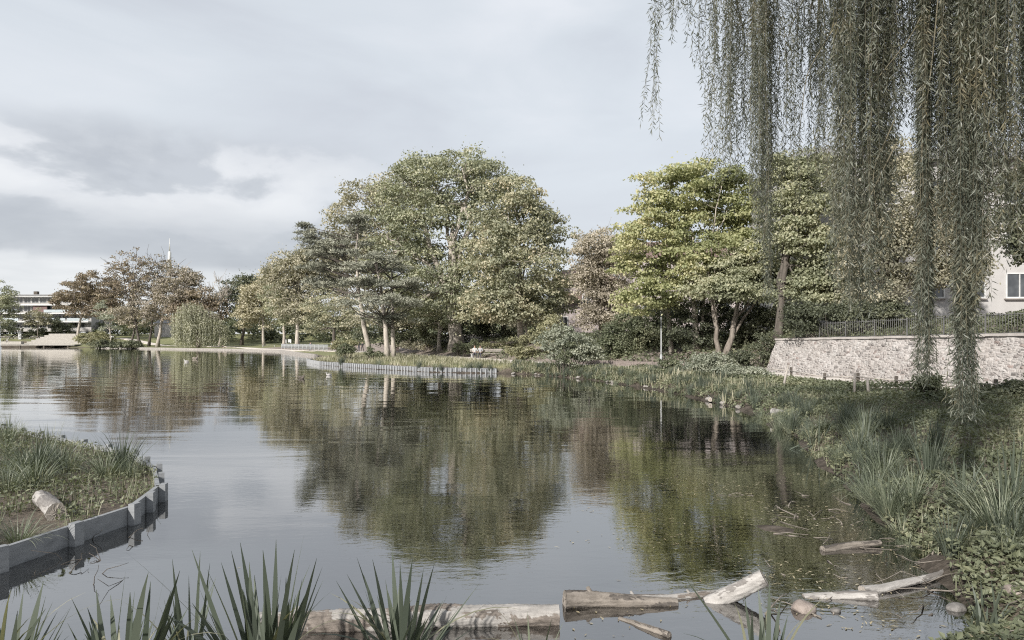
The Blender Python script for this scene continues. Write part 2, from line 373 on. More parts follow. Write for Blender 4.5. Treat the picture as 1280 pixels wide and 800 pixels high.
def cloud(dy, dx=0.0):
    v = t.mapping(cyl, (1.1, .85, 1), (11.2+dx, 3.3+dy, 0))
    return t.noise(v, 3.4, 9, .52, .25)
c0 = cloud(0); c1 = cloud(.085, -.03)
lit = t.math('MULTIPLY_ADD', t.math('SUBTRACT', c0, c1), 3.6, .46, clamp=True)
win = t.math('MULTIPLY', t.math('MULTIPLY', sm(elp, .285, .215), sm(elp, .075, .115)), sm(azp, -.10, -.36))
den = t.math('MULTIPLY', sm(c0, .40, .475), win)
base = t.math('MULTIPLY', win, .85)
col = t.mix(base, vcol, (.50, .525, .565))
ccol = t.ramp(lit, [(.12, (.44, .465, .505)), (.4, (.52, .545, .58)), (.62, (.72, .735, .76)), (.9, (.79, .80, .815))])
col = t.mix(t.math('MULTIPLY', den, .8), col, ccol)
und = t.math('MULTIPLY', t.math('MULTIPLY', sm(elp, .19, .15), sm(elp, .098, .118)), sm(azp, -.12, -.34))
col = t.mix(t.math('MULTIPLY', und, .72), col, t.ramp(t.noise(t.mapping(cyl, (1, 1.6, 1)), 5, 6, .55), [(.3, (.40, .425, .465)), (.7, (.53, .555, .59))]))
hz = t.math('MULTIPLY', t.math('MULTIPLY', sm(elp, .115, .095), sm(azp, .1, -.2)), .8)
col = t.mix(hz, col, t.ramp(t.noise(t.mapping(cyl, (1, 2.5, 1)), 5, 5, .5), [(.35, (.62, .64, .665)), (.6, (.78, .79, .80))]))
col10 = t.new('ShaderNodeVectorMath', operation='SCALE'); t.lk(col, col10.inputs[0]); col10.inputs['Scale'].default_value = 7.9
fin = t.mix(.93, sky.outputs[0], col10.outputs[0])
t.lk(fin, bg.inputs[0]); t.lk(bg.outputs[0], out.inputs[0])
sl = D.lights.new('sun', 'SUN'); sl.energy = 4.9; sl.angle = math.radians(1.2); sl.color = (1, .955, .89)
so = D.objects.new('sun', sl); COL.objects.link(so)
a, e = math.radians(SUN_AZ), math.radians(SUN_EL)
so.rotation_euler = Vector((math.sin(a)*math.cos(e), math.cos(a)*math.cos(e), math.sin(e))).to_track_quat('Z', 'Y').to_euler()
cam = D.cameras.new('camera'); co = D.objects.new('camera', cam); COL.objects.link(co)
co.location = (0, 0, CH); co.rotation_euler = (math.pi/2, 0, 0); cam.sensor_width = 36; cam.lens = F/1280*36; cam.shift_y = 25/1280; cam.clip_end = 3000; cam.clip_start = .1
S.camera = co
S.view_settings.view_transform = 'Standard'; S.view_settings.look = 'None'; S.view_settings.exposure = .62; S.view_settings.gamma = 1
S.render.engine = 'CYCLES'; S.cycles.max_bounces = 7; S.cycles.diffuse_bounces = 3; S.cycles.transparent_max_bounces = 12
S.cycles.use_denoising = DENOISE; S.cycles.filter_width = 1.15; S.cycles.sample_clamp_indirect = 6
# ------------------------------------------------------------------ trees
def unit(n): return nrm(rng.standard_normal((n, 3)))
def clump_leaves(mb, cen, rc, m, L, flat=.6, up=.35, needle=False, W=None):
    cen = np.asarray(cen); n = len(cen)
    d = unit(n*m); d[:, 2] = np.abs(d[:, 2])*1.0-.38*rng.random(n*m)
    rcl = np.repeat(np.broadcast_to(rc, (n,))*rng.uniform(.75, 1.3, n), m)
    p = np.repeat(cen, m, 0)+d*np.array([1, 1, flat])*(rcl*rng.uniform(.45, 1.08, n*m))[:, None]
    nor = d+.75*rng.standard_normal((n*m, 3))+np.array([0, 0, up])
    upv = rng.standard_normal((n*m, 3))+d*.6+np.array([0, 0, -.35])
    l = L*rng.uniform(.6, 1.35, n*m)
    if needle:
        upv = d*1.2+np.array([0, 0, .8])+.4*rng.standard_normal((n*m, 3)); mb.leaves(p, nor, upv, l*1.7, l*.42)
    else: mb.leaves(p, nor, upv, l, l*(W or .72))
def lobes_world(lobes, Y):
    out = []
    for lb in lobes:
        px, py, rx, ry = lb[:4]; dy = lb[4] if len(lb) > 4 else 0.0
        yy = Y+dy; c = P(px, py, yy); k = yy/F
        rxx = rx*k; out.append((c, np.array([rxx, min(rxx, 7)*.9 if len(lb) < 6 else lb[5], ry*k])))
    return out
def sample_clumps(lw, nc, bottom=-.75):
    vol = np.array([np.prod(r)**(2/3) for _, r in lw]); cnt = np.maximum(3, (nc*vol/vol.sum())).astype(int)
    cs = []; who = []
    for k, ((c, r), n) in enumerate(zip(lw, cnt)):
        d = unit(n*2); d = d[d[:, 2] > bottom][:n]
        rr = .38+.62*rng.random(len(d))**.45
        bump = 1+.10*np.sin(d[:, 0]*5+k)+.08*np.sin(d[:, 2]*7+k*2)+.06*rng.standard_normal(len(d))
        cs.append(c+d*r*(rr*bump)[:, None]); who.append(np.full(len(d), k))
    return np.concatenate(cs), np.concatenate(who)
def curve(a, b, n=7, sag=0.0, wig=.05, up=0.0):
    a = np.asarray(a, float); b = np.asarray(b, float); t = np.linspace(0, 1, n)[:, None]
    L = np.linalg.norm(b-a); p = a+(b-a)*t
    bow = np.sin(t*math.pi)
    p = p+bow*np.array([0, 0, up-sag])*L+bow*rng.standard_normal((1, 3))*wig*L
    p[1:-1] += rng.standard_normal((n-2, 3))*wig*.25*L
    return p
def tree(name, label, px, Y, lobes, mat, bark='bark', nc=120, m=70, L=.28, rc=1.2, tr=.35, flat=.6, trunks=None, group=None, cat='tree', needle=False, twigs=.5, split=.45, bottom=-.75, part='crown', bare=0, base=None, W=None):
    x = (px-CX)/F*Y
    z = Hs(x, Y) if base is None else base
    root = thing(name, (x, Y, z), label, cat, group)
    lw = lobes_world(lobes, Y)
    cen, who = sample_clumps(lw, nc, bottom)
    fb = MB(); clump_leaves(fb, cen, rc, m, L, flat, needle=needle, W=W)
    # stray leaves outside the clumps loosen the outline
    ns = int(nc*m*.03); k = rng.integers(0, len(cen), ns); d = unit(ns)
    fb.leaves(cen[k]+d*rc*rng.uniform(.9, 1.7, (ns, 1)), d+rng.standard_normal((ns, 3)), rng.standard_normal((ns, 3)), L*rng.uniform(.6, 1.2, ns), L*.6)
    tb = MB()
    tks = trunks or [[(0, 0, tr)]]
    limbs = []
    top = np.mean([c+np.array([0, 0, r[2]*.45]) for c, r in lw], 0)
    for (bx, by, r0, *lean) in [q[0] for q in tks]:
        b = np.array([x+bx, Y+by, 0.0]); b[2] = Hs(b[0], b[1])-.15 if base is None else base
        tp = np.array([b[0]*.55+top[0]*.45+bx*.3, b[1]*.6+top[1]*.4, top[2]])
        if lean: tp[0] += lean[0]
        c = curve(b, tp, 9, wig=.025)
        rad = r0*np.linspace(1, .22, 9)**1.0; rad[0] *= 1.35
        tb.tube(c, rad, 8, wob=.03)
        limbs.append((c, rad))
    segp = []; segr = []
    for k, (c, r) in enumerate(lw):
        for rep in range(2 if len(lw) < 5 else 1):
            lc, lr = limbs[np.argmin([abs(l[0][-1, 0]-c[0])+rng.random()*.5 for l in limbs])]
            f = np.clip(split+rng.random()*.35, .2, .95); ii = f*(len(lc)-1); i0 = int(ii)
            st = lc[i0]+(lc[min(i0+1, len(lc)-1)]-lc[i0])*(ii-i0)
            en = c+np.array([rng.uniform(-.4, .4)*r[0], rng.uniform(-.4, .4)*r[1], r[2]*rng.uniform(-.1, .55)])
            q = curve(st, en, 8, wig=.06, up=.06)
            rr = lr[i0]*.62*np.linspace(1, .18, 8); tb.tube(q, rr, 6)
            segp.append(q[2:]); segr.append(rr[2:])
    for lc, lr in limbs: segp.append(lc[4:]); segr.append(lr[4:])
    segp = np.concatenate(segp); segr = np.concatenate(segr)
    sel = np.where(rng.random(len(cen)) < twigs)[0]
    for i in sel:
        dd = np.linalg.norm((segp-cen[i])*np.array([1, 1, 1.3]), axis=1)+np.maximum(0, segp[:, 2]-cen[i][2])*1.2
        j = int(np.argmin(dd)); r0 = min(segr[j]*.55, .09+.004*dd[j])
        tb.tube(curve(segp[j], cen[i], 5, wig=.09, up=.05), r0*np.linspace(1, .3, 5), 4, cap=False)
    if bare:
        for i in rng.integers(0, len(cen), bare):
            c, r = lw[who[i]]; d = nrm(cen[i]-c+np.array([0, 0, r[2]*.8]))
            for _ in range(3):
                e = cen[i]+(d+.5*rng.standard_normal(3))*rc*rng.uniform(1.2, 2.4)
                tb.tube(curve(cen[i], e, 4, wig=.08), np.linspace(.035, .012, 4)*Y/90, 3, cap=False)
    tb.build('trunk' if name.endswith('tree') or 'tree' in name or 'pine' in name else 'stem', M[bark], root)
    fb.build(part, M[mat], root)
    return root
def shrub(name, label, px, Y, lobes, mat, nc=30, m=70, L=.12, rc=.4, cat='shrub', group=None, flat=.8, needle=False, bark='barkdark', W=None):
    x = (px-CX)/F*Y; z = Hs(x, Y)
    root = thing(name, (x, Y, z), label, cat, group)
    lw = lobes_world(lobes, Y); cen, _ = sample_clumps(lw, nc, -.9)
    g = H(cen[:, 0], cen[:, 1]); cen[:, 2] = np.maximum(cen[:, 2], g+.15)
    fb = MB(); clump_leaves(fb, cen, rc, m, L, flat, up=.5, needle=needle, W=W)
    tb = MB()
    for i in rng.choice(len(cen), min(14, len(cen)), False):
        b = np.array([x+rng.normal()*.15, Y+rng.normal()*.15, z-.1])
        b[0] = b[0]*.6+cen[i][0]*.4; b[1] = b[1]*.6+cen[i][1]*.4; b[2] = Hs(b[0], b[1])-.1
        tb.tube(curve(b, cen[i], 5, wig=.06), np.linspace(.035, .01, 5), 4, cap=False)
    rx_ = sorted([c[0] for c, r in lw]); ry_ = float(np.mean([c[1] for c, r in lw])); tb.tube([(q, ry_, Hs(q, ry_)-.12) for q in np.linspace(rx_[0]-.4, rx_[-1]+.4, 9)], .05, 5)
    tb.build('stem', M[bark], root); fb.build('foliage', M[mat], root)
    return root

# --- the big group across the pond
tree('chestnut_tree', 'tallest broad green tree with rounded dome behind the middle of the far path', 571, 85,
     [(565, 232, 72, 42), (520, 262, 62, 50, 1), (612, 250, 50, 48, 1.5), (560, 300, 75, 55, -1), (500, 320, 48, 55, 0), (545, 365, 62, 38, -3), (600, 350, 45, 45, 1), (588, 208, 40, 20), (530, 215, 36, 22, 1), (535, 392, 44, 20, -3), (592, 384, 42, 22, -3)],
     'green', 'barkpale', nc=620, m=85, L=.30, rc=1.35, tr=.95, twigs=.35, split=.3)
tree('maple_tree', 'wide green tree with a few yellow leaves right of the tallest tree', 652, 74,
     [(648, 280, 50, 45), (680, 300, 38, 42, 1), (615, 312, 42, 45, -1.5), (655, 345, 62, 42, -2), (625, 378, 50, 28, -3), (690, 372, 32, 32, -1), (640, 245, 32, 24), (655, 395, 46, 16, -2), (610, 395, 34, 16, -2)],
     'green2', 'barkpale', nc=460, m=85, L=.28, rc=1.2, tr=.42, twigs=.35, split=.3)
tree('chestnut_tree', 'green tree filling the left shoulder of the dome behind the pines', 535, 93,
     [(470, 265, 52, 42), (440, 300, 44, 42, 2), (500, 250, 45, 40, 2), (490, 330, 55, 50), (525, 385, 40, 36, -2), (450, 345, 45, 42, 1), (470, 390, 45, 30, 1)],
     'olive', 'barkpale', nc=420, m=80, L=.32, rc=1.4, tr=.45, twigs=.35, split=.35)
tree('understorey_tree', 'small tree with reddish tips under the tallest crown', 549, 89, [(543, 398, 26, 16), (560, 405, 16, 12)], 'green2', 'barkpale', nc=36, m=60, L=.24, rc=.8, tr=.33)
tree('understorey_tree', 'thin trunked small tree at the shaded edge right of the tallest trunk', 661, 82, [(655, 402, 26, 14), (640, 396, 20, 12)], 'olive', 'barkpale', nc=36, m=60, L=.24, rc=.8, tr=.16)
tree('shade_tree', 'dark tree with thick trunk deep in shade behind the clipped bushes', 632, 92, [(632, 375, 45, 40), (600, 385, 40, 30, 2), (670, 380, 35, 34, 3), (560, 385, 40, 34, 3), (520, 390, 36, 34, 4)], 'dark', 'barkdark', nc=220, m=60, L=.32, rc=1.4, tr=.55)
# pines
def pine_tree(label, px, Y, topx, tiers, r0):
    x = (px-CX)/F*Y; z = Hs(x, Y); root = thing('pine_tree', (x, Y, z), label, 'pine', 'black pines by the near path')
    tp = P(topx[0], topx[1], Y); b = np.array([x, Y, z-.1]); tc_ = curve(b, tp, 10, wig=.02); rad = r0*np.linspace(1.15, .2, 10)
    tb = MB(); tb.tube(tc_, rad, 8, wob=.04); fb = MB()
    for (tx, ty, half, dy) in tiers:
        cpos = P(tx, ty, Y+dy); hz_ = half*Y/F
        f = np.clip((cpos[2]-.8-z)/(tp[2]-z), .2, .97)*(9); i0 = int(f); st = tc_[i0]
        n = max(6, int(hz_*5.2)); a = rng.random(n)*2*math.pi; r = np.sqrt(rng.random(n))
        cen = cpos+np.stack([np.cos(a)*r*hz_, np.sin(a)*r*hz_*.7, rng.normal(size=n)*.22-r*.35], -1)
        clump_leaves(fb, cen, .75, 120, .2, .34, up=.7, needle=True)
        for c in cen[::2]: tb.tube(curve(st, c, 6, wig=.05, sag=.04), np.linspace(r0*.26, .02, 6), 4, 1, cap=False)
    tb.build('trunk', [M['barkpale'], M['barkdark']], root); fb.build('crown', M['pine'], root)
pine_tree('left pine of the trio by the path with long layered boughs reaching left', 464, 73, (447, 282),
          [(446, 272, 15, 0), (452, 284, 20, 1), (384, 284, 10, 0), (380, 300, 13, 1), (400, 333, 24, 0), (398, 350, 22, 1), (430, 315, 30, -1), (395, 292, 22, 0), (415, 312, 30, 1), (440, 270, 20, 0), (392, 318, 20, -1), (425, 335, 34, 0), (440, 300, 28, 1), (445, 350, 30, -2), (415, 352, 26, 2), (405, 305, 24, -1)], .26)
pine_tree('middle pine of the trio with a bent leaning trunk by the path', 484, 70, (470, 328),
          [(469, 322, 18, 0), (470, 352, 34, 0), (455, 375, 34, -1), (490, 372, 30, -1), (475, 392, 30, 1), (450, 330, 30, 0), (480, 325, 26, 1)], .28)
pine_tree('right pine of the trio with straight slim trunk by the path', 492, 72, (489, 336),
          [(500, 350, 26, 0), (512, 378, 24, 0), (498, 398, 26, -1), (492, 335, 22, 1), (520, 360, 18, 2)], .24)
# left of the pines
tree('rounded_tree', 'low round green tree with a leaning trunk left of the pines', 418, 135, [(405, 385, 26, 26), (425, 395, 28, 26), (395, 405, 18, 20), (440, 408, 22, 18)], 'green2', 'barkdark', nc=150, m=80, L=.3, rc=1.2, tr=.4)
tree('lime_tree', 'tall olive green tree standing left of the black pines', 372, 158, [(375, 360, 32, 44), (360, 340, 26, 26), (395, 345, 30, 40, 2), (385, 395, 28, 26), (352, 372, 20, 30), (412, 340, 26, 40, 3), (385, 330, 26, 20, 1), (350, 345, 18, 22)], 'olive', 'barkpale', nc=340, m=75, L=.44, rc=1.8, tr=.5, twigs=.35)
tree('lime_tree', 'green tree with dark lower crown beside the white sign boards', 355, 165, [(358, 385, 24, 26), (345, 375, 16, 22), (368, 398, 18, 18)], 'green', 'barkpale', nc=140, m=70, L=.44, rc=1.6, tr=.42)
tree('ash_tree', 'pale yellow leaning tree behind the lawn of the far shore', 330, 190, [(325, 385, 25, 32), (310, 395, 16, 22), (338, 362, 20, 24), (345, 380, 16, 28), (318, 370, 18, 16)], 'paleyellow', 'barkpale', nc=200, m=75, L=.5, rc=1.8, tr=.4)
tree('oak_tree', 'dark green tree rising behind the pale yellow one', 302, 205, [(302, 362, 20, 20), (318, 358, 14, 14), (292, 380, 20, 24), (310, 385, 24, 25)], 'dark', 'barkdark', nc=120, m=65, L=.55, rc=2.0, tr=.5)
tree('bare_tree', 'leafless pale tree showing bare branches beside the dark green crown', 274, 200, [(272, 368, 10, 18), (280, 375, 8, 14)], 'greybrown', 'barkpale', nc=34, m=5, L=.5, rc=1.2, tr=.35, twigs=1, bare=34, split=.3)
tree('oak_tree', 'brown green tree behind the far weeping willow', 250, 200, [(250, 378, 26, 16), (235, 392, 24, 22), (268, 392, 20, 20)], 'brown', nc=110, m=65, L=.55, rc=2.0, tr=.5)
tree('tall_thin_tree', 'tallest sparse brown tree on the far left shore with open branches', 178, 204, [(150, 330, 16, 14), (168, 335, 20, 20), (180, 360, 22, 24), (160, 355, 18, 20), (148, 345, 14, 10)], 'brown', 'barkdark', nc=120, m=24, L=.5, rc=1.3, tr=.42, twigs=.9, bare=50, split=.3, trunks=[[(0, 0, .42, -4)]])
tree('tall_thin_tree', 'sparse grey brown tree with forked bare top beside the tall white mast', 186, 206, [(195, 335, 16, 16), (212, 345, 20, 18), (190, 362, 24, 22), (215, 370, 24, 22)], 'greybrown', 'barkdark', nc=120, m=32, L=.5, rc=1.4, tr=.4, twigs=.9, bare=60, split=.3)
tree('tall_thin_tree', 'leaning thick trunked grey tree nearest the far weeping willow', 197, 202, [(222, 362, 26, 26), (240, 350, 14, 12), (205, 388, 26, 18), (232, 385, 20, 20)], 'greybrown', 'barkpale', nc=220, m=65, L=.5, rc=1.6, tr=.55, twigs=.6, bare=30)
tree('oak_tree', 'rusty brown round tree right of the long office building', 96, 236, [(98, 365, 26, 20), (125, 362, 30, 20), (85, 378, 18, 15), (110, 385, 28, 16), (145, 375, 24, 24), (148, 395, 20, 16)], 'brown', 'barkpale', nc=340, m=75, L=.5, rc=1.6, tr=.55, twigs=.4)
tree('pale_tree', 'low pale cream leaved tree under the sparse brown trees', 163, 206, [(160, 392, 22, 12), (178, 385, 16, 14), (175, 402, 22, 12)], 'tan', 'barkdark', nc=90, m=65, L=.42, rc=1.4, tr=.4)
tree('pale_tree', 'thin grey green young tree between the brown oak and the island', 138, 213, [(137, 402, 12, 14), (128, 392, 10, 14)], 'sage', 'barkpale', nc=40, m=50, L=.4, rc=1.2, tr=.2)
tree('oak_tree', 'dark green tree cut by the left edge of the picture', -6, 242, [(-2, 372, 18, 22), (8, 385, 15, 22), (-10, 392, 26, 24)], 'green', 'barkdark', nc=120, m=75, L=.45, rc=1.6, tr=.5)
tree('young_tree', 'small green tree in front of the office building', 47, 247, [(48, 396, 16, 9), (38, 402, 10, 7), (58, 402, 9, 7)], 'olive', 'bark', nc=60, m=60, L=.45, rc=1.1, tr=.2)
tree('young_tree', 'narrow dark tree before the lowest balcony of the office building', 69, 249, [(69, 404, 8, 7), (70, 411, 6, 6)], 'dark', 'barkdark', nc=30, m=55, L=.45, rc=1.0, tr=.18)
# right half
tree('dry_tree', 'pinkish tan dry leaved tree between the green dome and the yellow maple', 750, 66, [(745, 312, 26, 28), (758, 345, 36, 34, 1), (775, 320, 22, 26, 2), (752, 385, 34, 36), (735, 345, 20, 34), (770, 390, 28, 28, -1)], 'tan', 'bark', nc=400, m=90, L=.2, rc=.9, tr=.28, twigs=.4, bare=20)
tree('maple_tree', 'yellow green maple with three pale trunks behind the lamp post', 872, 49,
     [(850, 232, 48, 26), (885, 222, 42, 20), (915, 250, 42, 32, 1), (830, 272, 48, 28), (875, 285, 55, 36, 1), (810, 305, 42, 26, -1), (930, 290, 34, 34), (850, 330, 50, 26, -1.5), (800, 335, 34, 22), (815, 365, 34, 22, -2), (900, 320, 34, 24, -2), (790, 382, 26, 20, -2), (838, 372, 30, 18, -1), (880, 350, 36, 18, 1)],
     'yellowgreen', 'barkpale', nc=520, m=95, L=.2, rc=.75, tr=.26, flat=.42, twigs=.35, split=.3, trunks=[[(0, 0, .27, -.5)], [(.45, .5, .17, .8)], [(-1.6, 1, .2, -1)]])
tree('maple_tree', 'low spreading green maple on twin dark trunks beside the stone wall', 907, 46,
     [(905, 345, 40, 22), (935, 330, 40, 24, 1), (880, 362, 28, 16, -1), (955, 350, 34, 22, 1), (925, 368, 42, 16, -1), (985, 345, 20, 26, 1)],
     'palegreen', 'bark', nc=260, m=90, L=.18, rc=.7, tr=.24, flat=.42, split=.2, trunks=[[(0, 0, .24, .6)], [(-.35, .3, .2, -1.4)]])
tree('maple_tree', 'light yellow green tree with dark trunk seen through the willow curtain', 972, 43,
     [(1010, 245, 34, 36), (1005, 300, 40, 32), (985, 275, 30, 40, 1), (1030, 330, 34, 32), (1020, 215, 30, 22, 1), (985, 215, 24, 22, 1), (1035, 362, 38, 22, -1), (1005, 358, 28, 22)],
     'palegreen', 'barkdark', nc=420, m=85, L=.18, rc=.75, tr=.3, flat=.45, split=.35)
tree('dry_tree', 'thin brownish tree with visible twigs on the terrace behind the willow curtain', 1110, 40, [(1110, 250, 42, 42), (1095, 310, 40, 36), (1130, 320, 36, 40), (1075, 270, 30, 36, 1), (1120, 200, 30, 28, 1), (1085, 350, 34, 24), (1150, 280, 24, 36, 1), (1090, 372, 38, 18, -1), (1135, 362, 26, 20)], 'olive', 'barkdark', nc=380, m=60, L=.16, rc=.75, tr=.24, twigs=.8, bare=40, split=.3)
tree('dry_tree', 'thin pale leaved tree on the terrace in front of the white building', 1195, 39, [(1185, 300, 26, 34), (1205, 335, 28, 30), (1190, 255, 26, 30, 1), (1215, 290, 20, 28, 1), (1172, 345, 22, 24)], 'olive', 'barkdark', nc=190, m=65, L=.16, rc=.7, tr=.13, twigs=.8, bare=20, split=.3)
tree('evergreen_tree', 'dark evergreen behind the railing at the right end of the willow curtain', 1306, 31, [(1275, 285, 30, 40), (1290, 240, 36, 40), (1300, 310, 30, 30)], 'dark', 'barkdark', nc=120, m=80, L=.14, rc=.55, tr=.2)

# far weeping willow
def drooping_strands(mb, tops, lens, spacing, L, Wd, sway=.12, tb=None, r=.006):
    for p, ln in zip(tops, lens):
        n = max(4, int(ln/spacing)); tt = np.linspace(0, 1, n)
        dx, dy = rng.normal(0, sway, 2); ph = rng.random()*6
        q = p+np.stack([dx*tt**1.5+.04*np.sin(tt*7+ph)*sway*4, dy*tt**1.5+.04*np.cos(tt*6+ph)*sway*4, -ln*tt], -1)
        d = rng.standard_normal((n, 3))*np.array([1, 1, .25])
        up = nrm(d)*(.8 if L < .2 else .55)+np.array([0, 0, -1.])
        mb.leaves(q, rng.standard_normal((n, 3)), up, L*rng.uniform(.6, 1.2, n), Wd)
        if tb is not None: tb.tube(q[::max(1, n//7)], r, 3, cap=False)
def far_willow():
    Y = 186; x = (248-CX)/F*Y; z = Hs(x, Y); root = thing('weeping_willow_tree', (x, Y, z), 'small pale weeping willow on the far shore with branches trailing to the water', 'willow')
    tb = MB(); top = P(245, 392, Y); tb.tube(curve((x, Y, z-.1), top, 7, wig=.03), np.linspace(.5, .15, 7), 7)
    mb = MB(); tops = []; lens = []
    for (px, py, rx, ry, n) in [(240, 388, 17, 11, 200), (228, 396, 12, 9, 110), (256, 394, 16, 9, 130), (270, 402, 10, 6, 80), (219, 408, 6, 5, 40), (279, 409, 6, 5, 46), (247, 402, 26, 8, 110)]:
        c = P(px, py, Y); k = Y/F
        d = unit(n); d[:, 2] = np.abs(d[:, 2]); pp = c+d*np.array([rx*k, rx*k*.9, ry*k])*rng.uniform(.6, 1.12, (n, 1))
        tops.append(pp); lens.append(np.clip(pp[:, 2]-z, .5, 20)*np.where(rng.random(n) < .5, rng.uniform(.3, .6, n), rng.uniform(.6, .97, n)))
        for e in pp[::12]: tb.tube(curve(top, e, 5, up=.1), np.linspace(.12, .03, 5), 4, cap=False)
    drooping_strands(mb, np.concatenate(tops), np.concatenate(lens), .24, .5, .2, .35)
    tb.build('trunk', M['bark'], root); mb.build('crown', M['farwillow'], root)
far_willow()

# --- shrubs and hedges
shrub('round_bush', 'largest clipped round bush at the foot of the big trunk', 592, 75.5, [(592, 434, 9, 9, 0, .8)], 'ivy', 26, 60, .12, .3, group=None)
shrub('round_bush', 'middle clipped bush squeezed between two round ones', 581, 75, [(581, 436, 6, 7, 0, .6)], 'ivy', 18, 55, .12, .28)
shrub('round_bush', 'small clipped bush left of the round ones below the big trunk', 572, 76, [(572, 435, 7, 7, 0, .6)], 'ivy', 20, 55, .12, .28)
shrub('hedge', 'low yellow green hedge behind the bench with seated people', 632, 74, [(612, 434, 14, 6, 0, .9), (632, 434, 16, 7, 0, .9), (652, 435, 16, 7, 0, .9), (668, 437, 12, 7, 0, .9)], 'hedge', 70, 60, .14, .42, 'hedge')
shrub('hedge', 'low bank of greenish shrubs below the slim trunks left of the big trunk', 530, 93, [(510, 433, 14, 5, 0, 1), (528, 433, 16, 6, 0, 1), (548, 433, 14, 7, 0, 1), (560, 434, 12, 7, 0, 1)], 'olive', 80, 60, .15, .42, 'hedge')
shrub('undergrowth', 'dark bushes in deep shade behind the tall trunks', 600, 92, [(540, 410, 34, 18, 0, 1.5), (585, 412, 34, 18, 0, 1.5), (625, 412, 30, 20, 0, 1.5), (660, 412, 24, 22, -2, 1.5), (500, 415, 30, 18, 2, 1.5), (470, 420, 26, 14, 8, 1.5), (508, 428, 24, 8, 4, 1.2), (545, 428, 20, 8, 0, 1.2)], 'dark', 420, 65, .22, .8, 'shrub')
shrub('shrub', 'grey green mounded shrub with upright shoots in front of the path', 712, 47.5, [(712, 435, 32, 22, 0, 1.6), (700, 425, 24, 18, .6, 1.4), (735, 440, 20, 16, 0, 1.2)], 'sage', 130, 75, .14, .4)
shrub('shrub', 'dark narrow shrub with dense base leaning at the path edge', 708, 46.6, [(706, 446, 9, 10, 0, .5), (712, 438, 8, 12, 0, .5)], 'ivy', 40, 60, .11, .3)
shrub('shrub', 'light green bush spilling down the slope beside the bench', 670, 63, [(672, 430, 26, 18, 0, 1.6), (655, 440, 20, 10, 0, 1.2), (690, 415, 20, 20, 1, 1.4)], 'hedge', 120, 70, .16, .45)
shrub('ivy_bank', 'big dark ivy covered mound between the dry tree and lamp post', 790, 54, [(780, 425, 40, 30, 0, 1.8), (810, 415, 36, 34, 0, 1.8), (835, 415, 30, 36, 0, 1.8), (765, 438, 26, 16, -1, 1.2)], 'ivy', 330, 75, .15, .5)
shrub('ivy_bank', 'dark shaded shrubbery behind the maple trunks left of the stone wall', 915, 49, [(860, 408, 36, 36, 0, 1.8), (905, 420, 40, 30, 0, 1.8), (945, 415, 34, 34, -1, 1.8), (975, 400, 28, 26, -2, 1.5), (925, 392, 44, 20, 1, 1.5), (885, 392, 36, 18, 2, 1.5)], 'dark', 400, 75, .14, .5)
shrub('ivy_bank', 'dark ivy spilling down beside the sloped end of the stone wall', 950, 42, [(945, 448, 20, 16, 0, 1), (925, 450, 24, 12, 0, 1), (960, 432, 12, 18, 0, .8)], 'dark', 90, 70, .11, .35)
shrub('terrace_bush', 'dark bushes behind the terrace railing at the left end', 1040, 38, [(1030, 398, 34, 20, 0, 1), (1070, 396, 30, 20, 0, 1), (1110, 394, 30, 18, 0, 1), (1000, 398, 18, 22, 0, 1)], 'dark', 220, 65, .12, .42)
shrub('silver_shrub', 'large pale silver green mound on the bank in front of the maple trunks', 888, 38, [(888, 455, 30, 13, 0, 1), (905, 462, 26, 10, -.5, .9), (868, 462, 20, 8, -.5, .8)], 'sage', 120, 75, .10, .3)
shrub('silver_shrub', 'silvery mound of foliage next to the sloped wall end', 925, 34, [(922, 466, 26, 9, 0, .8), (945, 470, 18, 7, 0, .8)], 'sage', 80, 70, .10, .26)
shrub('shrub', 'dark rounded bush at the foot of the lamp post', 838, 42.5, [(838, 458, 12, 11, 0, .6), (846, 462, 8, 8, 0, .5)], 'ivy', 50, 60, .10, .25)
shrub('shrub', 'dark bushy clump at the foot of the narrower hanging willow column', 1165, 21, [(1165, 486, 18, 14, 0, .45), (1150, 478, 12, 10, 0, .3)], 'ivy', 50, 60, .08, .16)
shrub('shrub', 'dark shrub against the stone wall at the right edge', 1255, 22, [(1235, 500, 26, 16, 0, .6), (1268, 496, 24, 18, 0, .6), (1290, 490, 24, 20, 0, .6)], 'dark', 130, 65, .09, .22)
shrub('shrub', 'low leafy bush behind the railing in front of the white building', 1262, 28.5, [(1268, 400, 14, 8, 0, .5), (1290, 398, 16, 10, 0, .5)], 'ivy', 60, 60, .09, .22)
shrub('shrub', 'dark bush standing in the meadow left of the pines', 433, 68, [(433, 438, 11, 8, 0, .8)], 'ivy', 40, 60, .13, .3)
shrub('shrub', 'small dark bush at the foot of the leaning pine', 463, 66, [(463, 440, 7, 6, 0, .5), (474, 444, 5, 4, 0, .4)], 'ivy', 24, 55, .12, .25)
shrub('shrub', 'pale yellow bush behind the standing walkers', 428, 84, [(422, 432, 9, 6, 0, .8), (440, 430, 8, 5, 0, .8)], 'hedge', 36, 55, .15, .4)
shrub('islet_bush', 'low dark shrubs on the small islet by the far shore', 150, 196, [(128, 431, 14, 5, 0, 2), (150, 432, 16, 4, 0, 2), (166, 431, 11, 5, 0, 2)], 'dark', 90, 60, .4, .9, 'shrub')
shrub('islet_bush', 'yellowish green bush above the islet at the far shore', 125, 215, [(122, 423, 10, 7, 0, 2), (108, 424, 12, 8, 0, 2), (135, 424, 8, 7, 0, 2)], 'hedge', 70, 60, .4, 1.0, 'shrub')
shrub('bush', 'dark bush in front of the lower windows of the office building', 80, 255, [(80, 411, 10, 6, 0, 2)], 'dark', 30, 55, .45, 1.0)
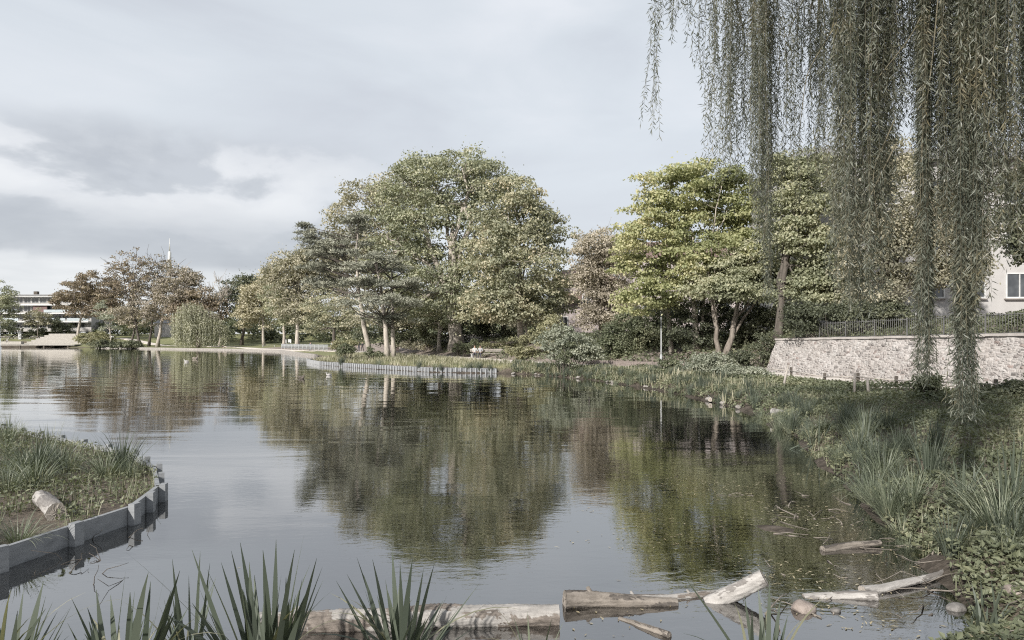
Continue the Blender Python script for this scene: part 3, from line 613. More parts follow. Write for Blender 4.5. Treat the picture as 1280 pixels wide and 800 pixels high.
shrub('bush', 'dark hedge behind the benches at the left edge', 12, 255, [(10, 410, 14, 7, 0, 2), (-8, 410, 10, 9, 0, 2), (45, 414, 12, 4, 0, 2)], 'dark', 60, 55, .45, 1.0)
# distant planting beyond the far lawn
fw = MB(); n = 170
fx = rng.uniform(-250, 30, n); fy = 262+rng.uniform(0, 40, n)+np.where(fx > -110, -38, 0)-np.where(fx > -60, 30, 0)
for k in range(n):
    c = np.array([fx[k], fy[k], Hs(fx[k], fy[k])]); h = rng.uniform(4, 9)
    cen = c+np.stack([rng.normal(size=9)*2.6, rng.normal(size=9)*2, rng.uniform(.5, h, 9)], -1); clump_leaves(fw, cen, 1.8, 45, .8, .8)
tag(fw.build('distant_wood', M['ivy']), kind='stuff')
# ------------------------------------------------------------------ hanging willow in the foreground
def willow():
    root = thing('weeping_willow_tree', (10.6, 8.5, Hs(10.6, 8.5)), 'huge weeping willow hanging in long leafy curtains over the right of the pond', 'willow')
    tb = MB(); hub = np.array([9.2, 8.6, 7.6])
    tb.tube(curve((10.6, 8.5, .3), hub, 8, wig=.02), np.linspace(.48, .3, 8), 12, wob=.04)
    bb = MB(); mb = MB(); tips = []
    def limb(a, b, r0, up=.12, n=9):
        q = curve(a, b, n, wig=.03, up=up); bb.tube(q, np.linspace(r0, .025, n), 6); tips.append(q[3:]); return q
    for e in [(2.0, 9.3, 7.9), (3.4, 10.8, 8.2), (4.0, 8.2, 8.0), (5.2, 11.5, 8.6), (6.2, 9.4, 8.2), (7.6, 11.5, 8.6), (8.4, 9.6, 8.0), (9.6, 11.2, 8.2), (2.8, 7.6, 9.0), (0.6, 9.4, 8.6), (6.5, 6, 9.4), (11.2, 11.5, 8.0)]:
        limb(hub, e, .16)
    tp = np.concatenate(tips)
    # (px, half width, bottom py, scatter of bottoms, strands, depth)
    CU = [(820, 4, 166, 22, 9, 10), (838, 9, 48, 30, 14, 10.3), (855, 9, 40, 24, 14, 10), (880, 9, 112, 30, 16, 10.2), (905, 11, 225, 50, 42, 9.8), (925, 12, 240, 70, 44, 10.2),
          (952, 7, 320, 70, 44, 9.6), (962, 5, 385, 50, 20, 9.9), (948, 16, 180, 60, 30, 10.5), (980, 11, 235, 50, 26, 10.3), (1005, 12, 285, 60, 26, 10.6), (1030, 11, 270, 70, 18, 11), (1000, 26, 110, 50, 40, 11),
          (1052, 8, 360, 60, 40, 9.6), (1070, 11, 395, 55, 50, 9.3), (1092, 10, 400, 65, 38, 9.8), (1106, 7, 330, 80, 22, 10.4), (1085, 20, 240, 60, 46, 10.8),
          (1128, 12, 170, 50, 24, 10.2), (1120, 26, 110, 50, 46, 11), (1154, 5.5, 478, 20, 34, 9.2), (1157, 8, 410, 70, 34, 9.5), (1181, 6, 335, 60, 20, 9.3), (1172, 18, 215, 60, 56, 10.6),
          (1205, 5.5, 525, 22, 50, 8.6), (1208, 8, 440, 60, 46, 8.9), (1224, 7, 385, 40, 26, 8.5), (1198, 13, 300, 60, 50, 9.8), (1226, 18, 240, 60, 64, 9.4), (1240, 10, 350, 40, 22, 8.6), (1262, 13, 290, 60, 36, 8.8), (1281, 11, 310, 60, 34, 8.4),
          (1252, 24, 170, 60, 56, 10.4), (1215, 30, 120, 60, 60, 11.5), (1302, 14, 300, 70, 26, 9),
          (1030, 20, 140, 60, 44, 11.2), (1122, 14, 130, 60, 40, 10.8), (970, 30, 120, 60, 36, 11.4), (1075, 26, 150, 60, 50, 11.6), (1060, 22, 250, 90, 26, 10.2), (1100, 16, 280, 80, 22, 10.0), (1140, 22, 160, 60, 40, 11.4)]
    for (px, hw, bot, sc, n, Y) in CU:
        n = int(n*(.95 if px > 1140 else .8))
        rope = (hw < 9 and bot > 380) or px in (952, 962)
        pxs = px+(np.clip(rng.normal(0, .55, n), -1.2, 1.2)*hw*1.25 if rope else rng.uniform(-1.7, 1.7, n)*hw); Ys = Y+rng.normal(0, .35 if rope else .6, n)
        bots = bot-np.abs(rng.normal(0, 1, n))*sc+rng.normal(0, 4, n)
        x = (pxs-CX)/F*Ys; zb = np.maximum(CH-(bots-HY)/F*Ys, .35)
        zt = rng.uniform(7.4, 8.6, n)
        tops = np.stack([x, Ys, zt], -1)
        drooping_strands(mb, tops, zt-zb, .030, .112 if px > 1030 else .098, .0158 if px > 1030 else .0138, .06 if rope else .11, bb, .0015)
        for k in range(0, n, 5):
            j = np.argmin(np.linalg.norm(tp-tops[k], axis=1)); bb.tube(curve(tp[j], tops[k], 5, wig=.05, up=.08), np.linspace(.022, .005, 5), 4, cap=False)
    # pale bare twigs arching through the curtain
    for pts, Y in [([(1168, -60), (1158, 60), (1152, 160), (1150, 270)], 9.0), ([(1180, -40), (1140, 45), (1095, 100), (1072, 135)], 9.1), ([(1176, -40), (1165, 80), (1150, 190), (1163, 300)], 8.8), ([(1120, 180), (1085, 250), (1075, 310)], 9.0),
                   ([(1118, 150), (1090, 215), (1100, 300)], 9.0), ([(1060, -40), (1040, 40), (1008, 90), (1000, 160)], 9.8), ([(1160, 240), (1180, 300), (1185, 345)], 8.8), ([(1085, 60), (1090, 150), (1080, 230)], 9.2), ([(960, -40), (955, 100), (962, 200), (955, 300)], 9.4)]:
        q = np.array([P(a, b, Y) for a, b in pts]); tt = np.linspace(0, 1, 14); s = np.linspace(0, 1, len(q))
        q = np.stack([np.interp(tt, s, q[:, i]) for i in range(3)], -1); q[1:-1] = (q[:-2]+q[1:-1]*2+q[2:])/4
        bb.tube(q, np.linspace(.011, .004, 14), 5)
    tb.build('trunk', M['bark'], root); bb.build('branch', M['twig'], root)
    # leafy roof of the crown above the picture
    n = 300; a = rng.uniform(0, 6.28, n); r = np.sqrt(rng.random(n))
    cen = np.stack([6.5+np.cos(a)*r*6.0, 8.5+np.sin(a)*r*4.2, 9.6+1.3*np.sqrt(1-r*r)+rng.normal(0, .3, n)], -1)
    cen = cen[(cen[:, 2]-CH)/cen[:, 1] > .56]
    clump_leaves(mb, cen, .7, 90, .13, .6, W=.3)
    mb.build('crown', M['willow'], root)
willow()

# ------------------------------------------------------------------ stone wall, railing, kerb fence
def stone_mat():
    m, t, out = newmat('rubble_stone')
    tc = t.new('ShaderNodeTexCoord'); o = tc.outputs['Object']
    wn = t.new('ShaderNodeTexNoise'); wn.inputs['Scale'].default_value = 1.3; t.lk(o, wn.inputs['Vector'])
    ad = t.new('ShaderNodeVectorMath', operation='MULTIPLY_ADD'); t.lk(wn.outputs['Color'], ad.inputs[0]); ad.inputs[1].default_value = (.22, .1, .16); t.lk(o, ad.inputs[2])
    mp = t.mapping(ad.outputs[0], (4.4, 1.4, 8.4))
    vo = t.new('ShaderNodeTexVoronoi', feature='F1', distance='CHEBYCHEV'); vo.inputs['Scale'].default_value = 1; vo.inputs['Randomness'].default_value = .8; t.lk(mp, vo.inputs['Vector'])
    v2 = t.new('ShaderNodeTexVoronoi', feature='F2', distance='CHEBYCHEV'); v2.inputs['Scale'].default_value = 1; v2.inputs['Randomness'].default_value = .8; t.lk(mp, v2.inputs['Vector'])
    edge = t.math('SUBTRACT', v2.outputs['Distance'], vo.outputs['Distance'])
    sp = t.new('ShaderNodeSeparateColor'); t.lk(vo.outputs['Color'], sp.inputs[0])
    st = t.ramp(sp.outputs[0], [(0, (.30, .28, .27)), (.3, (.38, .362, .35)), (.55, (.335, .312, .302)), (.84, (.41, .398, .388)), (.88, (.17, .16, .155)), (.94, (.24, .225, .22)), (1, (.27, .225, .21))])
    nz = t.noise(o, 9, 6, .65); st = t.mix(1.0, st, t.ramp(nz, [(.3, (.72, .72, .72)), (.7, (1.08, 1.06, 1.04))]), 'MULTIPLY')
    st = t.mix(1.0, st, t.ramp(t.noise(o, .7, 4), [(.3, (.82, .8, .78)), (.65, (1, 1, 1))]), 'MULTIPLY')
    mort = t.math('SUBTRACT', 1, t.math('MULTIPLY', edge, 9), clamp=True)
    col = t.mix(t.math('MULTIPLY', mort, .6), st, (.46, .44, .425))
    h = t.math('ADD', t.math('MULTIPLY', edge, 1.6, clamp=True), t.math('MULTIPLY', nz, .5))
    bsdf(t, out, col, .9, .2, t.bump(h, .9, .06)); return m
M['stone'] = stone_mat()
M['coping'] = rough_mat('coping_stone', (.26, .24, .225), (.37, .345, .325), 2.5, .9, .5, 14, dist=.03)
M['iron'] = rough_mat('painted_iron', (.075, .075, .075), (.14, .138, .135), 8, .55, .1)
th = math.atan2(WD[1], WD[0])
wall = thing('stone_wall', (WA[0], WA[1], .45), 'long sunlit rubble stone wall with battered end on the right bank', 'wall', rz=th)
# local axes: x along the wall toward the viewer, y = up-slope side positive (terrace on +y), z up
mb = MB(); Lw = 27.0
nx, nz = 180, 20
def top_at(x): return 2.03+.0115*x
def wface(x, z):                                    # battered face with rough stone relief
    return -.34*(1-z/2.1)+.02*np.sin(x*3.1+z*5)+.015*np.sin(x*7.7-z*9)
xs = np.linspace(0, Lw, nx); g = []
for k in range(nz+1):
    f = k/nz; z = -.25+(top_at(xs)+.25)*f
    xx = xs.copy(); xx[0] -= .75*(1-f)
    g.append(np.stack([xx, wface(xx, z), z], -1))
g = np.array(g); i = np.arange(nz)[:, None]*nx; j = np.arange(nx-1)[None]
mb.add(g.reshape(-1, 3), np.stack([i+j, i+j+1, i+nx+j+1, i+nx+j], -1).reshape(-1, 4), 0, True)
# end face, wraps back into the slope
e = g[:, 0]; e2 = e+np.array([1.2, 3.6, 0]); e2[:, 2] = e[:, 2]
ev = np.stack([e, e2], 1).reshape(-1, 3); k = np.arange(nz)[:, None]*2
mb.add(ev, np.concatenate([np.stack([k[:, 0]+1, k[:, 0], k[:, 0]+2, k[:, 0]+3], -1)]), 0, False)
tpv = np.stack([g[-1], g[-1]+np.array([0, .55, 0])], 1).reshape(-1, 3); k = np.arange(nx-1)*2
mb.add(tpv, np.stack([k, k+2, k+3, k+1], -1), 0)
mb.build('masonry', M['stone'], wall, local=True)
cp = MB(); x = -.05
while x < Lw-.2:
    l = rng.uniform(.6, 1.05); zc = top_at(x+l/2)+.055
    cp.box((x+l/2, .235+rng.normal(0, .008), zc+rng.normal(0, .005)), (l-.012, .62, .105), rng.normal(0, .006)); x += l
cp.build('coping', M['coping'], wall, local=True)
rail = thing('metal_railing', (WA[0], WA[1], .45), 'dark upright bar railing running along the terrace above the stone wall', 'railing', rz=th)
x = .8; k = 0
while x < Lw-2:
    z0 = top_at(x)+.02; z1 = top_at(x+2)+.02
    p = MB(); p.box((x, .75, z0+.45), (.045, .045, 1.0)); p.build('post', M['iron'], rail, local=True)
    r = MB()
    for zz in (.12, .86): r.tube([(x+.02, .75, z0+zz), (x+1.98, .75, z1+zz)], .016, 4)
    for q in np.arange(.13, 1.95, .125):
        zz = z0+(z1-z0)*q/2; r.tube([(x+q, .75, zz+.05), (x+q, .75, zz+.94)], .0105, 4)
    r.build('railing_panel', M['iron'], rail, local=True); x += 2
# low kerb fence in front of the wall
M['oldwood'] = rough_mat('weathered_wood', (.20, .18, .16), (.38, .35, .32), 6, .85, .4, 20, (1, 1, .3))
lf = thing('low_fence', (15.2, 27.0, Hs(15.2, 27)), 'low fence of dark square posts with one pale rail between path and green bank', 'fence')
pts = [(13.2, 37), (13.7, 33.5), (14.2, 31), (14.7, 29), (15.2, 27), (15.6, 25), (16.3, 23), (17, 20.8), (17.6, 18.5)]
for (a, b) in pts:
    p = MB(); z = Hs(a, b); p.box((a, b, z+.22), (.09, .09, .62), .25); p.build('post', M['barkdark'], lf)
rl = MB()
for (a, b), (c, d) in zip(pts[:-1], pts[1:]): rl.tube([(a-.06, b, Hs(a, b)+.36), (c-.06, d, Hs(c, d)+.36)], .03, 6)
rl.build('rail', M['oldwood'], lf)
for (px, py, Y, h, lean, lab) in [(978, 470, 27.5, 1.0, .25, 'leaning grey wooden stake at the foot of the wall end'), (1068, 478, 24, .75, .02, 'short pale stake standing among the leaves below the wall'), (1086, 483, 22, .7, -.05, 'thin pale stake in the green bank below the wall')]:
    x = (px-CX)/F*Y; z = Hs(x, Y); s = MB(); s.tube([(x, Y, z-.2), (x+lean*.5, Y, z+h*.55), (x+lean, Y, z+h)], [.05, .045, .04], 7, wob=.06)
    tag(s.build('wooden_stake', M['oldwood'], loc=(x, Y, z)), lab, 'stake')

# ------------------------------------------------------------------ buildings
M['white_render'] = rough_mat('white_render', (.33, .32, .312), (.38, .37, .362), 1.2, .85, .15, 40)
M['pink_render'] = rough_mat('pinkish_render', (.29, .255, .25), (.35, .31, .305), 1.2, .85, .15, 40)
M['pale_render'] = rough_mat('pale_render', (.30, .29, .28), (.38, .365, .355), 1.5, .85, .15, 30)
M['roof_tile'] = rough_mat('roof_tile', (.12, .085, .075), (.2, .14, .12), 6, .85, .4, 20)
M['roof_grey'] = rough_mat('roof_grey', (.16, .16, .165), (.24, .24, .245), 4, .7, .2, 20)
M['frame_white'] = plain('window_frame_white', (.50, .50, .495), .4)
m, t, out = newmat('window_glass'); tc = t.new('ShaderNodeTexCoord')
bsdf(t, out, t.ramp(t.noise(tc.outputs['Object'], .9, 2), [(.4, (.02, .022, .025)), (.65, (.07, .075, .08))]), .06, .9); M['glass'] = m
def window(parent, c, w, h, rz, mull=1, trans=0, frame='frame_white', sill=True, depth=.12):
    # c = centre on the facade plane, facade normal is local -y
    fr = MB(); R = np.array([[math.cos(rz), -math.sin(rz), 0], [math.sin(rz), math.cos(rz), 0], [0, 0, 1]]); c = np.array(c, float)
    def bx(x, z, ww, hh, y=-.03, d=.1): fr.box(c+R@np.array([x, y, z]), (ww, d, hh), rz)
    t_ = .09
    bx(-w/2+t_/2, 0, t_, h); bx(w/2-t_/2, 0, t_, h); bx(0, h/2-t_/2, w-2*t_, t_); bx(0, -h/2+t_/2, w-2*t_, t_)
    for k in range(mull): bx(-w/2+w*(k+1)/(mull+1), 0, .06, h-2*t_, -.03, .08)
    for k in range(trans): bx(0, h*.18, w-2*t_, .09, -.03, .085)
    f = fr.build('window', M[frame], parent)
    gp = MB(); gp.box(c+R@np.array([0, .0, 0]), (w-.1, .04, h-.1), rz); gp.build('pane', M['glass'], f).location = (0, 0, 0)
    f.children and None
    if sill:
        s = MB(); s.box(c+R@np.array([0, -.1, -h/2-.05]), (w+.2, .22, .07), rz); s.build('sill', M['coping'], f)
    return f
def fix_sub(root):
    # panes and sills were built in root space: their window mesh sits at the root origin
    for f in [q for q in D.objects if q.parent == root]:
        for g_ in [q for q in D.objects if q.parent == f]:
            if not g_.get('_ok'):
                g_.data.transform(Matrix.Translation(-Vector(root.location))); g_['_ok'] = 1
                del g_['_ok']
def house(name, label, x0, x1, y, dep, z0, zh, wall_m, roof_m, wins, ridge=2.4, gable=False):
    cx = (x0+x1)/2; root = thing(name, (cx, y, z0), label, 'building')
    w = MB(); w.box((cx, y+dep/2, (z0-1+zh)/2), (x1-x0, dep, zh-z0+1))
    w.build('wall', M[wall_m], root)
    r = MB(); o = .5; a, b, c, d = x0-o, x1+o, y-o, y+dep+o; ym = (c+d)/2
    v = [(a, c, zh), (b, c, zh), (b, d, zh), (a, d, zh), (a+(0 if gable else 2.5), ym, zh+ridge), (b-(0 if gable else 2.5), ym, zh+ridge)]
    r.add(v, [[0, 1, 5, 4], [2, 3, 4, 5]]); r.add(v, [[1, 2, 5], [3, 0, 4]]); r.add(v, [[3, 2, 1, 0]])
    r.box((cx, c, zh-.06), (b-a, .16, .2)); ro = r.build('roof', M[roof_m], root)
    for (wx, wz, ww, hh) in wins: window(root, (wx, y-.02, wz), ww, hh, 0)
    return root
hb = house('white_building', 'white rendered building with white framed windows behind the railing at right', 20.5, 48, 47, 12, 3.4, 15.0, 'white_render', 'roof_grey',
      [(x, z, 1.9, 1.75) for z in (6.25, 9.5, 12.7) for x in (22.4, 25.6, 28.8, 31.6, 34.9, 38.2, 41.5, 45)])
h1 = house('pink_house', 'pinkish house glimpsed between the green dome and the dry tree', 5.5, 15.5, 96, 9, 3, 10.4, 'pink_render', 'roof_tile', [(7.3, 8.2, 1.2, 1.6), (10.5, 8.2, 1.2, 1.6), (13.3, 8.2, 1.2, 1.6), (7.3, 5.0, 1.2, 1.6), (13.3, 5.0, 1.2, 1.6)])
bal = MB(); bal.box((8.4, 95.3, 8.0), (2.6, 1.3, .22)); bal.box((8.4, 94.7, 8.5), (2.6, .06, .9)); bal.build('balcony', M['roof_tile'], h1)
h2 = house('pink_house', 'pale pink house seen through the yellow green maple behind the lamp post', 14.5, 30, 82, 9, 3.5, 12.5, 'pink_render', 'roof_tile', [(x, z, 1.2, 1.7) for z in (6.4, 9.6) for x in (16.3, 19.4, 22.5, 25.6, 28.3)])
#h3 = house('white_house', 'pale house hidden behind the middle trees across the water', -38, -18, 118, 9, 3, 8.0, 'pale_render', 'roof_grey', [(x, 5.6, 1.3, 1.6) for x in (-36, -33, -30, -27, -24, -21)])
h4 = house('white_house', 'small white house between trunks on the far left shore', -132, -114, 252, 8, 4.5, 8.8, 'white_render', 'roof_grey', [(x, 6.6, 1.3, 1.5) for x in (-129, -125, -121, -117)])
for h in (hb, h1, h2, h4): fix_sub(h)
# office block, four storeys with white floor bands and window ribbons
oy = 264; ox0, ox1 = -220.0, -163.0; oz = 6.4
ob = thing('office_building', ((ox0+ox1)/2, oy, oz), 'long four storey building with white floor bands and glazed balconies on far left', 'building')
w = MB(); w.box(((ox0+ox1)/2, oy+7, oz+5.9), (ox1-ox0, 13, 13.0)); w.box((-182, oy-.3, oz+7.4), (5, .5, 3.0), mi=0); w.build('wall', M['pale_render'], ob)
M['brownred'] = plain('brown_panel', (.13, .08, .075), .7); M['balcony_glass'] = plain('balcony_glass', (.36, .40, .42), .15, .6)
for k in range(4):
    z = oz+3.25*k
    s = MB(); s.box(((ox0+ox1)/2, oy-.6-(0 if k else .3), z+3.1), (ox1-ox0+.6, 2.2, .42)); s.build('floor_band', M['frame_white'], ob)
    if 0 < k < 3:
        for a in np.arange(ox0+4, ox1-4, 9.0):
            if abs(a+4-(-182)) < 5: continue
            b = MB(); b.box((a+4, oy-1.45, z+.75), (8.2, .08, 1.05)); b.build('balcony_front', M['balcony_glass'], ob)
    for a in np.arange(ox0+2.3, ox1-2, 3.0): window(ob, (a, oy+.46, z+1.75), 2.6, 2.1, 0, mull=1, sill=False)
fix_sub(ob)
r = MB(); r.box(((ox0+ox1)/2, oy+6, oz+13.35), (ox1-ox0+2, 16, .5)); ro = r.build('roof', M['roof_grey'], ob)
c = MB(); c.box((-186, oy+3, oz+14.3), (1.4, 1.2, 1.6)); c.build('chimney', M['barkdark'], ro).location = (0, 0, 0)
ro.children[0].data.transform(Matrix.Translation(-Vector(ob.location)))
p_ = MB(); p_.box((-182, oy-.7, oz+8.2), (5.4, .3, 2.7)); p_.build('panel', M['brownred'], ob)
# telecom mast
mx_, my_ = (212-CX)/F*520, 520
mast = thing('radio_mast', (mx_, my_, 4), 'slim white radio mast rising behind the sparse trees on the left', 'mast')
p = MB()
for k in range(3):
    a = k*2.1; p.tube([(mx_+math.cos(a)*2, my_+math.sin(a)*2, 3), (mx_+math.cos(a)*.7, my_+math.sin(a)*.7, 58)], .2, 5)
for z in range(6, 58, 4):
    f = 2-(z-3)/55*1.3; q = [(mx_+math.cos(a*2.1)*f, my_+math.sin(a*2.1)*f, z+(i%2)*2) for i, a in enumerate((0, 1, 2, 0))]; p.tube(q, .12, 3)
p.build('lattice_shaft', M['frame_white'], mast)
p = MB(); p.tube([(mx_, my_, 56), (mx_, my_, 57), (mx_, my_, 69), (mx_, my_, 70)], [.8, 1.2, 1.2, .6], 14); p.build('antenna_drum', M['frame_white'], mast)
p = MB(); p.tube([(mx_, my_, 70), (mx_, my_, 80)], [.5, .15], 6); p.build('aerial', M['frame_white'], mast)

# ------------------------------------------------------------------ parked car on the street above
def car(label, x, y, z, rz, paint):
    root = thing('parked_car', (x, y, z), label, 'car', rz=rz)
    prof = [(-2.1, .35), (-2.12, .75), (-1.95, .92), (-1.2, 1.0), (-.55, 1.43), (.75, 1.46), (1.45, 1.02), (2.0, .92), (2.12, .7), (2.1, .35)]
    b = MB(); n = len(prof); v = []
    for yy, sc in ((-.86, 0), (-.8, 1), (.8, 1), (.86, 0)):
        for (a, c) in prof: v.append((a*(.985 if sc else 1), yy*(.82 if c > 1.1 else 1), c+(.02 if sc else 0)))
    q = [[s*n+i, s*n+i+1, (s+1)*n+i+1, (s+1)*n+i] for s in range(3) for i in range(n-1)]
    b.add(v, q, 0, False); b.f.setdefault((n, 0, False), []).append(np.array([list(range(n))[::-1]])); b.f.setdefault((n, 0, False), []).append(np.array([[3*n+i for i in range(n)]]))
    b.build('body', paint, root, local=True)
    for sy in (-1, 1):
        g_ = MB(); g_.add([(-1.0, sy*.835, 1.02), (1.2, sy*.835, 1.03), (.7, sy*.72, 1.38), (-.52, sy*.72, 1.36)], [[0, 1, 2, 3][::sy]]); g_.build('side_window', M['glass'], root, local=True)
        for wx in (-1.3, 1.3):
            w_ = MB(); w_.tube([(wx, sy*.66, .32), (wx, sy*.88, .32)], .32, 18); wo = w_.build('wheel', M['iron'], root, local=True)
            h_ = MB(); h_.tube([(wx, sy*.87, .32), (wx, sy*.895, .32)], .18, 12); h_.build('hubcap', M['balcony_glass'], wo, local=True)
        for hx, nm, mm in ((-2.1, 'headlight', 'frame_white'), (2.1, 'tail_light', 'brownred')):
            l = MB(); l.box((hx, sy*.62, .72), (.08, .3, .14)); l.build(nm, M[mm], root, local=True)
    return root
cx_ = (942-CX)/F*58; car('white car parked on the street above, glimpsed under the spreading maple', cx_, 58, Hs(cx_, 58)+.02, .1, plain('car_paint', (.72, .72, .73), .25, .6))
# white rail barrier on the terrace
wr = thing('white_railing', (P(1125, 385, 41)[0], 41, Hs(P(1125, 385, 41)[0], 41)), 'white horizontal rail barrier behind the willow on the terrace', 'railing')
a = P(1085, 378, 41); b_ = P(1165, 378, 41); zg = wr.location[2]
for k in range(5):
    x = a[0]+(b_[0]-a[0])*k/4; p = MB(); p.tube([(x, 41, zg-.1), (x, 41, zg+2.0)], .04, 6); p.build('post', M['frame_white'], wr)
for h in (1.2, 1.55, 1.95):
    p = MB(); p.tube([(a[0], 41, zg+h), (b_[0], 41, zg+h)], .035, 6); p.build('rail', M['frame_white'], wr)
# ------------------------------------------------------------------ timber edgings
M['plank'] = rough_mat('grey_timber', (.12, .126, .133), (.215, .223, .232), 3, .8, .35, 26, (.35, 1, 3), dist=.012, c3=(.16, .167, .175))
M['stake'] = rough_mat('pale_stake', (.15, .155, .16), (.26, .265, .27), 4, .85, .4, 16, (1, 1, .3))
M['fascine'] = rough_mat('pale_geotextile', (.10, .105, .11), (.18, .185, .19), 5, .9, .3, 20)
bed_pts = [(-15.4, 19.4), (-7.7, 13.8), (-6.4, 12.2), (-5.5, 10.6), (-5.2, 9.3), (-5.57, 7.4), (-6.9, 5.4)]
ed = thing('timber_edging', (-5.6, 9.8, 0), 'grey plank edging with square posts holding the left planting bed', 'edging')
def along(pts, step):
    p = np.array(pts, float); s = np.concatenate([[0], np.cumsum(np.linalg.norm(np.diff(p, axis=0), axis=1))])
    u = np.arange(0, s[-1], step); return np.stack([np.interp(u, s, p[:, 0]), np.interp(u, s, p[:, 1])], -1)
for (a, b) in zip(bed_pts[:-1], bed_pts[1:]):
    a = np.array(a); b = np.array(b); d = b-a; L = np.linalg.norm(d); rz = math.atan2(d[1], d[0]); c = (a+b)/2
    p = MB(); p.box((c[0], c[1], .05), (L+.05, .06, .38), rz); p.build('plank', M['plank'], ed)
    n = max(1, int(round(L/.85))); nn = np.array([-d[1], d[0]])/L
    if L > 5: n = 8
    for k in range(n):
        q = a+d*(k+.02)/n+nn*.085; p = MB(); p.box((q[0], q[1], -.03+rng.normal(0, .008)), (.14, .09, .62), rz+rng.normal(0, .03)); p.build('post', M['plank'], ed)
bs = MB(); inner = bed_pts+[(-17.4, 8), (-17.4, 22)]
bs.prism([inner[i] for i in range(len(inner))][::-1], -.6, .14)
M['bedsoil'] = rough_mat('bed_soil', (.06, .05, .04), (.15, .125, .1), 5, .95, .8, 18, dist=.08)
tag(bs.build('soil_bed', M['bedsoil']), kind='structure')

# pale stake revetment of the planted point across the water
rv_pts = [right_shore[i] for i in (10, 11, 12, 13, 14)]+[(-22.6, 80)]
pl = along(rv_pts, .42)
for _ in range(3): pl[1:-1] = (pl[:-2]+pl[1:-1]*2+pl[2:])/4
seg = np.concatenate([[0], np.cumsum(np.linalg.norm(np.diff(pl, axis=0), axis=1))])
rev = thing('timber_revetment', (pl[0][0], pl[0][1], 0), 'pale stake revetment edging the planted point across the pond', 'edging')
u = np.linspace(0, seg[-1], 96); sx = np.interp(u, seg, pl[:, 0]); sy = np.interp(u, seg, pl[:, 1])
for k in range(96):
    p = MB(); p.tube([(sx[k], sy[k]-.05, -.5), (sx[k], sy[k]-.05, .38+rng.normal(0, .035))], .06, 7); p.build('stake', M['stake'], rev)
bd = MB()
for k in range(95):
    d = np.array([sx[k+1]-sx[k], sy[k+1]-sy[k]]); bd.box(((sx[k]+sx[k+1])/2, (sy[k]+sy[k+1])/2+.08, .0), (np.linalg.norm(d)+.02, .07, .76), math.atan2(d[1], d[0]))
bd.build('backing_board', M['fascine'], rev)

# ------------------------------------------------------------------ foreground plants
def clump_mesh(n, L, W, spread, droop, lean=(0, 0), seg=6, r=.1):
    mb = MB(); a = rng.uniform(0, 2*math.pi, n); rr = np.sqrt(rng.random(n))
    base = np.stack([np.cos(a)*rr*r, np.sin(a)*rr*r, np.full(n, -.06)], -1)
    tilt = spread*rr*rng.uniform(.5, 1.2, n)
    d = np.stack([np.cos(a)*tilt+lean[0]*rr, np.sin(a)*tilt+lean[1]*rr, np.ones(n)], -1)
    mb.blades(base, d, L*rng.uniform(.6, 1.08, n), W*rng.uniform(.7, 1.15, n), droop*rng.uniform(.3, 1.6, n), seg)
    return mb
def plant(name, label, cat, x, y, n, L, W, spread, droop, mat, lean=(0, 0), r=.1, z=None, group=None, part=None):
    z = max(Hs(x, y), -.08) if z is None else z
    mb = clump_mesh(n, L, W, spread, droop, lean, 7, r)
    o = mb.build(name, M[mat], loc=None, local=True); o.location = (x, y, z)
    return tag(o, label, cat, group)
def fan(name, label, base, tips, Y, W, mat='iris', extra=4, droopy=()):
    # iris fan: each leaf rises from the base to a tip point, tips at their own depth
    b0 = np.array(base, float); mb = MB(); bs_ = []; ds = []; Ls = []; dr = []
    for k, (tx, ty) in enumerate(tips):
        tp = P(tx, ty, Y+rng.uniform(-.35, .35)); v = tp-b0; b = b0+np.array([v[0]*.28+rng.normal(0, .03), v[1]*.25+rng.normal(0, .05), 0])
        bs_.append(b); v = tp-b; L = np.linalg.norm(v); ds.append(v/L+np.array([0, 0, .05])); Ls.append(L*1.01); dr.append(rng.uniform(.0, .16) if rng.random() < .85 else .5)
    for k in range(extra):
        t_ = tips[rng.integers(len(tips))]; tp = P(t_[0]+rng.normal(0, 14), t_[1]+rng.uniform(15, 70), Y+rng.uniform(-.3, .3)); v = tp-b0; b = b0+np.array([v[0]*.3+rng.normal(0, .04), v[1]*.2+rng.normal(0, .06), 0])
        v = tp-b; L = np.linalg.norm(v); bs_.append(b); ds.append(v/L); Ls.append(L); dr.append(rng.uniform(0, .5))
    for (tx, ty, d_) in droopy:
        tp = P(tx, ty, Y-.1); v = tp-b0; L = np.linalg.norm(v)*1.12; bs_.append(b0); ds.append(v/np.linalg.norm(v)+np.array([0, 0, .28*d_])); Ls.append(L); dr.append(d_)
    mb.blades(np.array(bs_), np.array(ds), np.array(Ls), W*rng.uniform(.75, 1.15, len(Ls)), np.array(dr), 8, twist=.45)
    for k in range(5):
        tp = P(tips[rng.integers(len(tips))][0]+rng.normal(0, 40), 770+rng.uniform(-25, 30), Y+rng.uniform(-.3, .3)) if Y < 6 else b0+np.array([rng.normal(0, .25), rng.normal(0, .25), .35])
        v = tp-b0; mb.blades([b0+rng.normal(0, .04, 3)*np.array([1, 1, 0])], [v/np.linalg.norm(v)+np.array([0, 0, .35])], [np.linalg.norm(v)*1.2], [W*.6], [rng.uniform(.7, 1.5)], 8, 1)
    o = mb.build(name, [M[mat], M['drygrass']], loc=tuple(b0)); return tag(o, label, 'iris')
G = lambda px, Y: ((px-CX)/F*Y, Y, max(Hs((px-CX)/F*Y, Y), -.05))
